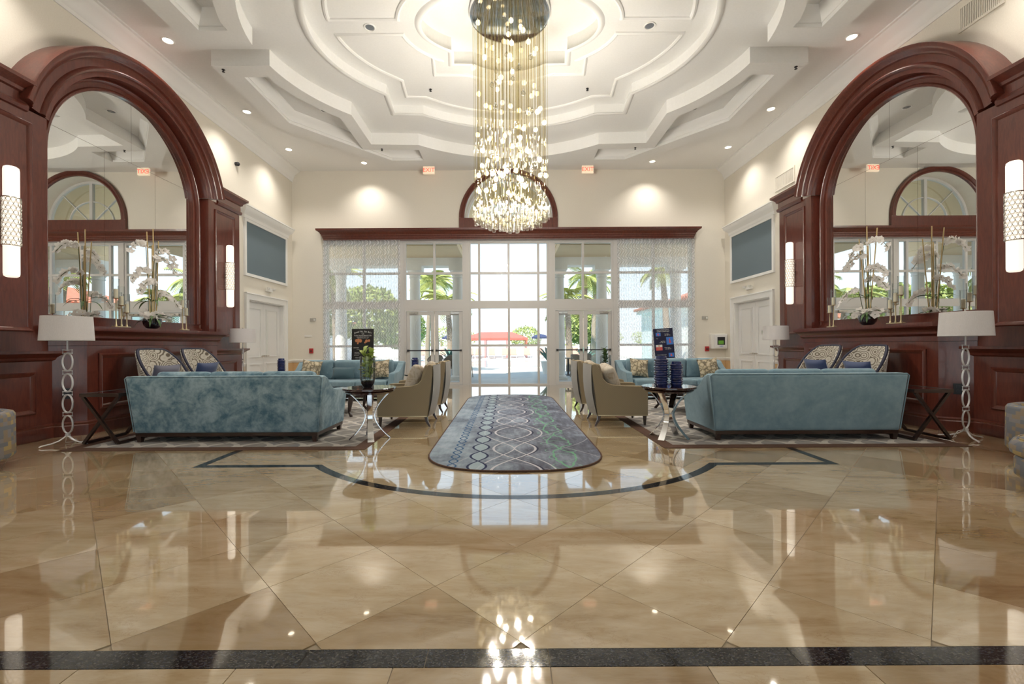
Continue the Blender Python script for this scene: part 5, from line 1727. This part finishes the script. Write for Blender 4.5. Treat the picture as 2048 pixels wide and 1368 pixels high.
for nm, mt, (x0, x1, z0, z1) in (('a', 'ink_blue', (-0.20, -0.07, 0.20, 0.29)), ('b', 'ink_blue', (0.07, 0.25, -0.04, 0.16)), ('c', 'ink_white', (-0.22, -0.05, -0.09, -0.03)), ('d', 'ink_red', (-0.22, -0.05, -0.18, -0.09)), ('e', 'ink_blue', (0.10, 0.24, -0.37, -0.26))):
    q = obj('printed_picture', MB().box(x0, x1, Y_ - 0.0003, Y_ + 0.0003, z0, z1), M[mt], p)
    xm, zm, h_ = (x0 + x1) / 2, (z0 + z1) / 2, (z1 - z0)
    obj('printed_figure', MB().prism([(xm - 0.02, zm - h_ * 0.3), (xm + 0.03, zm - h_ * 0.25), (xm + 0.015, zm + h_ * 0.1), (xm - 0.005, zm + h_ * 0.38), (xm - 0.02, zm + h_ * 0.1)], Y_ - 0.0009, Y_ - 0.0002, mp=lambda a, c_, h: (a, h, c_)), M['ink_red'] if mt == 'ink_blue' else M['ink_orange'], q)

# exit signs hanging before the far wall
for sx in (-1, 1):
    r = empty('exit_sign', (sx * 2.38, 13.12, 6.50), label='small lit red EXIT sign under the ceiling ' + SIDE[sx], cat='exit sign')
    obj('sign_box', MB().box(-0.17, 0.17, -0.03, 0.03, -0.11, 0.11), M['sign_face'], r)
    obj('hanger', MB().cyl((0, 0, 0.11), (0, 0, H0 - 6.50), 0.02, n=8), M['white_plastic'], r)
    text('lettering', 'EXIT', 0.175, M['red_letter'], r, (0, -0.0312, -0.005), depth=0.002)
    text('lettering', 'EXIT', 0.175, M['red_letter'], r, (0, 0.0312, -0.005), (pi / 2, 0, pi), depth=0.002)
# emergency lights over the side doors
for sx in (-1, 1):
    r = empty('emergency_light', (sx * (WX - 0.001), 12.15, 2.80), label='small twin-head emergency light over the white doors ' + SIDE[sx], cat='emergency light')
    x0, x1 = sorted((0, -sx * 0.07))
    obj('housing', MB().box(x0, x1, -0.14, 0.14, -0.045, 0.045), M['white_plastic'], r, bevel=0.01)
    for s in (-1, 1):
        obj('lamp_head', MB().lathe([(0, 0), (0.035, 0.005), (0.05, 0.04), (0.052, 0.06), (0, 0.055)], 14, (-sx * 0.10, s * 0.13, 0.0)), M['white_plastic'], r, smooth=40)
# air grilles on the side walls
def grille(sx, y0, y1, z0, z1, n, label):
    r = empty('air_grille', (sx * (WX - 0.001), (y0 + y1) / 2, (z0 + z1) / 2), label=label, cat='air vent')
    hy, hz = (y1 - y0) / 2, (z1 - z0) / 2
    X = lambda d: -sx * d
    def bx(mb, d0, d1, a, b_, c_, e_):
        p0, p1 = sorted((X(d0), X(d1))); return mb.box(p0, p1, a, b_, c_, e_)
    b = MB()
    bx(b, 0, 0.02, -hy, hy, -hz, -hz + 0.035); bx(b, 0, 0.02, -hy, hy, hz - 0.035, hz); bx(b, 0, 0.02, -hy, -hy + 0.035, -hz + 0.035, hz - 0.035); bx(b, 0, 0.02, hy - 0.035, hy, -hz + 0.035, hz - 0.035)
    obj('vent_frame', b, M['wall_paint'], r)
    b = MB(); bx(b, 0, 0.003, -hy + 0.03, hy - 0.03, -hz + 0.03, hz - 0.03)
    obj('vent_back', b, M['dark_metal'], r)
    mb = MB(); bx(mb, 0.003, 0.016, -0.008, 0.008, -hz + 0.035, hz - 0.035)
    me = mesh('vent_slat', mb, M['wall_paint'])
    for k in range(n):
        obj('vent_slat', me, None, r, loc=(0, -hy + 0.05 + (2 * hy - 0.10) * k / (n - 1), 0))
grille(1, 5.93, 6.53, 5.86, 6.24, 22, 'large cream air grille high on the wall above the arched mirror')
grille(1, 10.25, 11.0, 5.05, 5.43, 22, 'small cream air grille on the wall above the pilaster by the doors')
# wall fittings
obj('security_camera', MB().sphere((0, 0, 0), 0.05, 12, 8).cyl((0, 0, 0), (-0.055, 0, 0), 0.045, n=12), M['dark_metal'], smooth=50, loc=(-WX + 0.054, 10.72, 5.72), label='small dark camera dome high on the cream wall above the pilaster', cat='camera')
def wallbox(name, x, z, w_, h_, d_, mat, label, cat):
    return obj(name, MB().box(x - w_ / 2, x + w_ / 2, YF - d_, YF - 0.001, z - h_ / 2, z + h_ / 2), mat, label=label, cat=cat, bevel=0.004)
for sx in (-1, 1):
    r = empty('fire_alarm_pull', (sx * 6.12, YF - 0.001, 1.10), label='red fire alarm pull station on the far wall ' + SIDE[sx], cat='fire alarm')
    obj('housing', MB().box(-0.06, 0.06, -0.04, 0, -0.075, 0.075), M['red_plastic'], r, bevel=0.006)
    obj('pull_handle', MB().box(-0.035, 0.035, -0.055, -0.04, -0.02, 0.01), M['black'], r)
    r = empty('strobe_unit', (sx * 6.06, YF - 0.001, 2.06), label='small strobe and speaker unit on the far wall ' + SIDE[sx], cat='strobe')
    obj('housing', MB().box(-0.09, 0.09, -0.03, 0, -0.05, 0.05), M['nickel'], r, bevel=0.004)
    obj('strobe_lens', MB().box(0.02, 0.075, -0.05, -0.03, -0.03, 0.03), M['ink_white'], r, bevel=0.006)
obj('wall_plate', MB().box(-0.11, 0.11, -0.012, 0, -0.032, 0.032), M['white_plastic'], loc=(-6.22, YF - 0.001, 1.56), label='small white plate on the far wall above the red fire alarm', cat='wall plate', bevel=0.004)
r = empty('defibrillator_cabinet', (6.46, YF - 0.001, 1.33), label='white wall cabinet with a green window beside the white doors', cat='cabinet')
obj('cabinet_box', MB().box(-0.27, 0.23, -0.16, 0, -0.23, 0.23), M['white_plastic'], r, bevel=0.012)
obj('cabinet_door', MB().box(-0.17, 0.20, -0.175, -0.161, -0.20, 0.20), M['white_door'], r, bevel=0.008)
obj('window_screen', MB().box(-0.09, 0.14, -0.178, -0.1755, -0.11, 0.13), M['dark_metal'], r)
obj('green_display', MB().box(-0.06, 0.10, -0.180, -0.1785, -0.09, 0.02), M['screen_green'], r)
text('lettering', 'AED', 0.06, M['ink_blue'], r, (0.03, -0.1765, -0.155))
# ================================================================== outdoors
te = obj('ground', MB().box(-80, 80, YF + 0.6, 120, -0.4, -0.03), M['paver'], kind=S)
obj('ground_entrance', MB().box(-80, 80, -60, YB - 0.3, -0.4, -0.03), M['paver'], kind=S)
# terrace portico
pr_ = obj('portico', MB().box(-12, -1.65, 14.06, 16.5, 4.45, 4.65).box(1.65, 12, 14.06, 16.5, 4.45, 4.65), M['soffit_beige'], kind=S)
for s in (-1, 1):
    a, c_ = sorted((s * 1.62, s * 12))
    obj('portico_beam', MB().box(a, c_, 15.95, 16.5, 4.16, 4.449), M['stucco'], pr_)
    obj('vault_wall', MB().box(*sorted((s * 1.62, s * 1.75)), 14.06, 16.5, 4.651, 4.95), M['soffit_beige'], pr_)
b = MB()
n_ = 24
vs = [((1.68 + o) * cos(pi * k / n_), y, 4.95 + (1.68 + o) * sin(pi * k / n_)) for y in (14.06, 16.5) for o in (0, 0.12) for k in range(n_ + 1)]
m_ = n_ + 1
fs = []
for k in range(n_):
    fs += [(k, k + 1, 2 * m_ + k + 1, 2 * m_ + k), (m_ + k, m_ + k + 1, 3 * m_ + k + 1, 3 * m_ + k), (k, k + 1, m_ + k + 1, m_ + k), (2 * m_ + k, 2 * m_ + k + 1, 3 * m_ + k + 1, 3 * m_ + k)]
b.add(vs, fs)
obj('barrel_vault', b, M['soffit_beige'], pr_, smooth=40)
cm = mesh('column_shaft', MB().lathe([(0.21, 0.16), (0.215, 1.2), (0.18, 3.75)], 24), M['stucco'], 60)
cb = mesh('column_base', MB().box(-0.27, 0.27, -0.27, 0.27, 0, 0.08).lathe([(0.26, 0.08), (0.27, 0.12), (0.24, 0.16), (0.21, 0.165)], 24), M['stucco'], 40)
cc = mesh('column_capital', MB().lathe([(0.18, 3.75), (0.21, 3.77), (0.20, 3.80), (0.19, 3.84), (0.25, 3.95), (0.28, 4.03)], 24).box(-0.29, 0.29, -0.27, 0.27, 4.03, 4.19), M['stucco'], 40)
for x in (1.88, 3.46, 6.2, 9.0):
    for s in (-1, 1):
        r = empty('portico_column', (s * x, 16.22, -0.03), label='white round portico column on the terrace outside the glazed front', cat='column', group='portico columns')
        obj('column_base', cb, None, r); obj('column_shaft', cm, None, r); obj('column_capital', cc, None, r)
# pool
po = obj('pool', MB().prism([(-13, 24.5), (-6, 23.0), (0, 24.5), (7, 23.6), (13, 25.5), (14, 37), (-14, 37)], -0.029, -0.012), M['pool_water'], kind=S)
obj('pool_coping', MB().tube([(-13, 24.5, -0.01), (-6, 23.0, -0.01), (0, 24.5, -0.01), (7, 23.6, -0.01), (13, 25.5, -0.01), (14, 37, -0.01), (-14, 37, -0.01)], 0.15, 4, closed=True, flat=0.3), M['stucco'], po)
# palms
def palm_protos():
    fr = MB()
    L, n = 1.0, 16
    pts = []
    for k in range(n + 1):
        t_ = k / n
        pts.append(Vector((0, L * t_ * (1 - 0.12 * t_), 0.42 * L * t_ - 0.72 * L * t_ * t_)))
    fr.tube(pts, [0.016 * (1 - 0.8 * k / n) for k in range(n + 1)], 4)
    for k in range(2, n + 1):
        t_ = k / n
        ll = 0.34 * sin(pi * (0.12 + 0.80 * t_)) ** 0.8
        for s in (-1, 1):
            p = pts[k]
            d = Vector((s * 0.80, 0.50, -0.42 - 0.2 * t_)).normalized() * ll
            w_ = Vector((0, 0.022, 0.0))
            fr.add([p - w_, p + w_, p + d * 0.6 + w_ * 0.8, p + d, p + d * 0.6 - w_ * 0.8], [(0, 1, 2, 3, 4)])
    return mesh('frond', fr, M['frond'])
frond_m = palm_protos()
def palm(x, y, h, L, seed, lean=0.3):
    r = empty('palm_tree', (x, y, -0.03), label='tall slender palm tree with feathery crown outside by the pool', cat='palm tree', group='palms around the pool')
    rnd = random.Random(seed)
    dx, dy = rnd.uniform(-lean, lean), rnd.uniform(-lean, lean)
    pts = [(dx * t_ * t_, dy * t_ * t_, h * t_) for t_ in [k / 10 for k in range(11)]]
    obj('trunk', MB().tube(pts, [0.17 - 0.06 * k / 10 + 0.012 * (k % 2) for k in range(11)], 10), M['bark'], r, smooth=60)
    for k in range(20):
        f_ = obj('frond', frond_m, None, r, loc=(dx, dy, h - 0.03))
        f_.rotation_euler = (rnd.uniform(-0.75, 0.75), rnd.uniform(-0.2, 0.2), 2 * pi * k / 20 + rnd.uniform(-0.2, 0.2))
        s_ = L * rnd.uniform(0.8, 1.1); f_.scale = (s_, s_, s_)
for a in ((-4.0, 24.6, 4.9, 1.5, 1), (-5.2, 28.5, 5.6, 1.6, 2), (-2.75, 21.0, 3.5, 1.45, 3), (2.95, 21.0, 3.5, 1.45, 4), (4.3, 24.4, 5.1, 1.5, 5), (5.6, 28.5, 5.4, 1.6, 6), (-7.6, 19.4, 4.4, 1.4, 7), (7.3, 20.0, 4.8, 1.3, 8)):
    palm(*a)
# leafy trees and hedges
def leafy(name, x, y, z, rx, ry, rz, n, seed, label, group, trunk=True):
    r = empty(name, (x, y, -0.03), label=label, cat='tree' if trunk else 'hedge', group=group)
    rnd = random.Random(seed)
    b = MB()
    for _ in range(n):
        u = rnd.uniform(-1, 1); a = rnd.random() * 2 * pi; q = rnd.uniform(0.55, 1.0) ** 0.5
        s = sqrt(1 - u * u)
        c_ = Vector((rx * q * s * cos(a), ry * q * s * sin(a), z + rz * q * u))
        d1 = Vector((rnd.gauss(0, 1), rnd.gauss(0, 1), rnd.gauss(0, 1))).normalized(); d2 = d1.orthogonal().normalized()
        k = rnd.uniform(0.10, 0.19)
        b.add([c_ - d1 * k, c_ + d2 * k * 0.5, c_ + d1 * k, c_ - d2 * k * 0.5], [(0, 1, 2, 3)])
    obj('foliage', b, M['foliage'], r)
    if trunk: obj('trunk', MB().tube([(0, 0, 0), (0.05, 0, z * 0.6), (0, 0.05, z)], [0.16, 0.12, 0.06], 8), M['bark'], r, smooth=60)
    return r
k = 0
for x, y, z, q in ((-7.7, 24.2, 3.0, 1.9), (-11.6, 26, 3.2, 1.95), (-8.0, 33, 2.6, 1.9), (-12.0, 20.5, 3.2, 2.0), (-16.5, 25, 3.5, 2.4), (5.6, 33, 2.6, 1.5), (7.2, 37.5, 3.4, 1.9), (-17, 18.6, 3.4, 2.2)):
    leafy('leafy_tree', x, y, z, q, q, q * 0.85, 2600, 20 + k, 'sunlit yellow-green leafy tree outside beyond the glazing', 'leafy trees around the terrace'); k += 1
for x in (-20, -9, 2.6, 11, 22):
    leafy('leafy_tree', x, 60, 2.2, 2.2 if x == 2.6 else 5, 2.5, 1.7, 1800, 40 + k, 'distant low leafy tree beyond the pool', 'distant trees beyond the pool'); k += 1
# neighbouring wings with tiled roofs
def wing(x0, x1, y0, y1, h, label, cols):
    r = empty('neighbouring_wing', ((x0 + x1) / 2, (y0 + y1) / 2, -0.03), label=label, cat='building')
    hx, hy = (x1 - x0) / 2, (y1 - y0) / 2
    obj('wall', MB().box(-hx, hx, -hy, hy, 0, h), M['stucco'], r)
    obj('cornice', MB().box(-hx - 0.25, hx + 0.25, -hy - 0.25, hy + 0.25, h, h + 0.22), M['stucco'], r)
    e_ = 0.45
    rf = MB().add([(-hx - e_, -hy - e_, h + 0.22), (hx + e_, -hy - e_, h + 0.22), (hx + e_, hy + e_, h + 0.22), (-hx - e_, hy + e_, h + 0.22), (-hx * 0.4, 0, h + 1.7), (hx * 0.4, 0, h + 1.7)], [(0, 1, 5, 4), (2, 3, 4, 5), (1, 2, 5), (3, 0, 4), (0, 3, 2, 1)])
    rr = obj('roof', rf, M['roof_tile'], r)
    tm = MB()
    n = int((2 * hx + 2 * e_) / 0.3)
    for k in range(n):
        tm.cyl((-hx - e_ + 0.15 + 0.3 * k, -hy - e_ - 0.04, h + 0.27), (-hx - e_ + 0.15 + 0.3 * k, -hy - e_ + 0.5, h + 0.40), 0.10, n=6)
    n = int((2 * hy + 2 * e_) / 0.3)
    for s in (-1, 1):
        for k in range(n):
            tm.cyl((s * (hx + e_ + 0.04), -hy - e_ + 0.15 + 0.3 * k, h + 0.27), (s * (hx + e_ - 0.5), -hy - e_ + 0.15 + 0.3 * k, h + 0.40), 0.10, n=6)
    obj('roof_edge_tiles', tm, M['roof_tile'], rr)
    for x in cols:
        w = obj('window', MB().box(x - 0.5, x + 0.5, -hy - 0.03, -hy + 0.05, 0.9, 2.3), M['frame_paint'], r)
        obj('pane', MB().box(x - 0.43, x + 0.43, -hy - 0.035, -hy - 0.028, 0.97, 2.23), M['bowl_glass'], w)
wing(9.2, 20, 17.5, 30, 3.3, 'white neighbouring wing with red tiled roof beyond the curtain with the navy events board', (-3.5, -1.2, 1.2, 3.5))
wing(-27, -15.5, 32, 44, 3.2, 'white house with red tiled roof behind the leafy trees', (-3, 0, 3))
# pavilion canopy, umbrellas, loungers across the pool
r = empty('poolside_pavilion', (-0.9, 46, -0.03), label='red hipped canopy on slim posts across the pool', cat='pavilion')
obj('canopy', MB().add([(-3.6, -2, 2.0), (3.0, -2, 2.0), (3.0, 2, 2.0), (-3.6, 2, 2.0), (-1.8, 0, 2.65), (1.4, 0, 2.65)], [(0, 1, 5, 4), (2, 3, 4, 5), (1, 2, 5), (3, 0, 4)]).box(-3.6, 3.0, -2.0, -1.97, 1.78, 2.0).box(-3.6, 3.0, 1.97, 2.0, 1.78, 2.0), M['canvas_red'], r)
for x in (-3.5, -1.3, 0.9, 2.9):
    for y in (-1.95, 1.95): obj('post', MB().cyl((x, y, 0), (x, y, 2.0), 0.05, n=8), M['canvas_red'], r)
for x in (-6.0, 3.6, -10, 9):
    r = empty('pool_umbrella', (x, 47, -0.03), label='small closed-top navy pool umbrella across the water', cat='umbrella', group='navy umbrellas across the pool')
    obj('canopy', MB().lathe([(0.02, 2.45), (0.5, 2.35), (0.95, 2.12), (0.95, 1.95), (0.9, 1.95)], 12), M['canvas_navy'], r, smooth=30)
    obj('pole', MB().cyl((0, 0, 0), (0, 0, 2.45), 0.03, n=8), M['white_metal'], r)
def lounger():
    r = empty('pool_lounger')
    obj('seat', MB().box(-0.32, 0.32, -0.9, 0.35, 0.30, 0.38), M['lounger_fabric'], r)
    b = MB().box(-0.32, 0.32, 0, 0.08, 0, 0.75); b.xf(Matrix.Translation((0, 0.33, 0.32)) @ Matrix.Rotation(radians(-30), 4, 'X'))
    obj('backrest', b, M['lounger_fabric'], r)
    for x in (-0.28, 0.28):
        for y in (-0.8, 0.3): obj('leg', MB().cyl((x, y, 0), (x, y, 0.31), 0.025, n=6), M['white_metal'], r)
    return r
lg = lounger()
for k in range(15):
    o = lg if k == 0 else copy_tree(lg)
    o.location = (-8.4 + 1.15 * k + 0.2 * sin(k * 2.1), 42.6 + 0.4 * sin(k * 1.7), -0.03)
    tag(o, 'orange-red cushioned pool lounger in the row across the water', 'lounger', 'loungers across the pool')
lw = obj('low_wall', MB().box(-30, 30, 52, 52.3, -0.03, 1.1), M['stucco'], kind=S)
# wicker chairs and tables on the terrace
def wicker_chair():
    """faces +y"""
    r = empty('wicker_chair')
    def sh(u, v):
        a = (u - 0.5) * radians(220)
        k = abs(u - 0.5) * 2
        top = 0.88 - 0.22 * max(0, (k - 0.35) / 0.65)
        return (0.30 * sin(a), -0.27 * cos(a), 0.40 + (top - 0.40) * v)
    b = MB().grid(sh, 20, 4).grid(lambda u, v: tuple(Vector(sh(u, v)) * 1.0 - Vector((sh(u, v)[0], sh(u, v)[1], 0)) * 0.10), 20, 4)
    obj('back_shell', b, M['wicker'], r, smooth=60)
    obj('rim', MB().tube([sh(k / 20, 1) for k in range(21)], 0.022, 6), M['wicker'], r, smooth=60)
    obj('seat', MB().lathe([(0, 0.38), (0.29, 0.38), (0.30, 0.41), (0.28, 0.44), (0, 0.44)], 20), M['wicker'], r, smooth=40)
    for x in (-0.2, 0.2):
        for y in (-0.2, 0.2): obj('leg', MB().tube([(x * 1.15, y * 1.15, 0), (x, y, 0.40)], 0.018, 6), M['wicker'], r)
    return r
wk = wicker_chair()
for k, (x, y, a) in enumerate(((-2.95, 17.6, 0.4), (-2.25, 17.0, 2.7), (-1.75, 17.5, 2.3), (1.95, 17.6, -0.5), (2.75, 17.2, -2.5), (3.2, 18.4, 2.6))):
    o = wk if k == 0 else copy_tree(wk)
    o.location = (x, y, -0.03); o.rotation_euler = (0, 0, a)
    tag(o, 'brown wicker tub chair on the terrace outside the glazed doors', 'chair', 'wicker chairs on the terrace')
for x, y in ((-2.6, 18.2), (2.5, 18.3)):
    r = empty('terrace_table', (x, y, -0.03), label='small round terrace table among the wicker chairs', cat='table', group='terrace tables')
    obj('table_top', MB().lathe([(0, 0.70), (0.38, 0.70), (0.40, 0.715), (0.38, 0.73), (0, 0.73)], 24), M['wicker'], r, smooth=30)
    obj('pedestal', MB().lathe([(0.22, 0), (0.20, 0.03), (0.04, 0.06), (0.035, 0.70)], 14), M['dark_metal'], r, smooth=40)
# agaves by the columns
ag = leaf_mesh(0.95, 0.12, M['agave_leaf'], 0.35)
for x, y in ((-2.55, 19.3), (1.75, 19.3), (3.5, 19.9)):
    r = empty('agave_plant', (x, y, -0.03), label='spiky blue-green agave in a pale pot outside the glazed doors', cat='plant', group='agaves on the terrace')
    obj('pot', MB().lathe([(0, 0), (0.22, 0), (0.30, 0.50), (0.33, 0.55), (0.28, 0.55), (0, 0.50)], 20), M['stucco'], r, smooth=40)
    rnd = random.Random(int(x * 100))
    for k in range(16):
        lf = obj('leaf', ag, None, r, loc=(0, 0, 0.50))
        lf.rotation_euler = (rnd.uniform(0.1, 0.9), 0, 2 * pi * k / 16 + rnd.uniform(-0.2, 0.2))
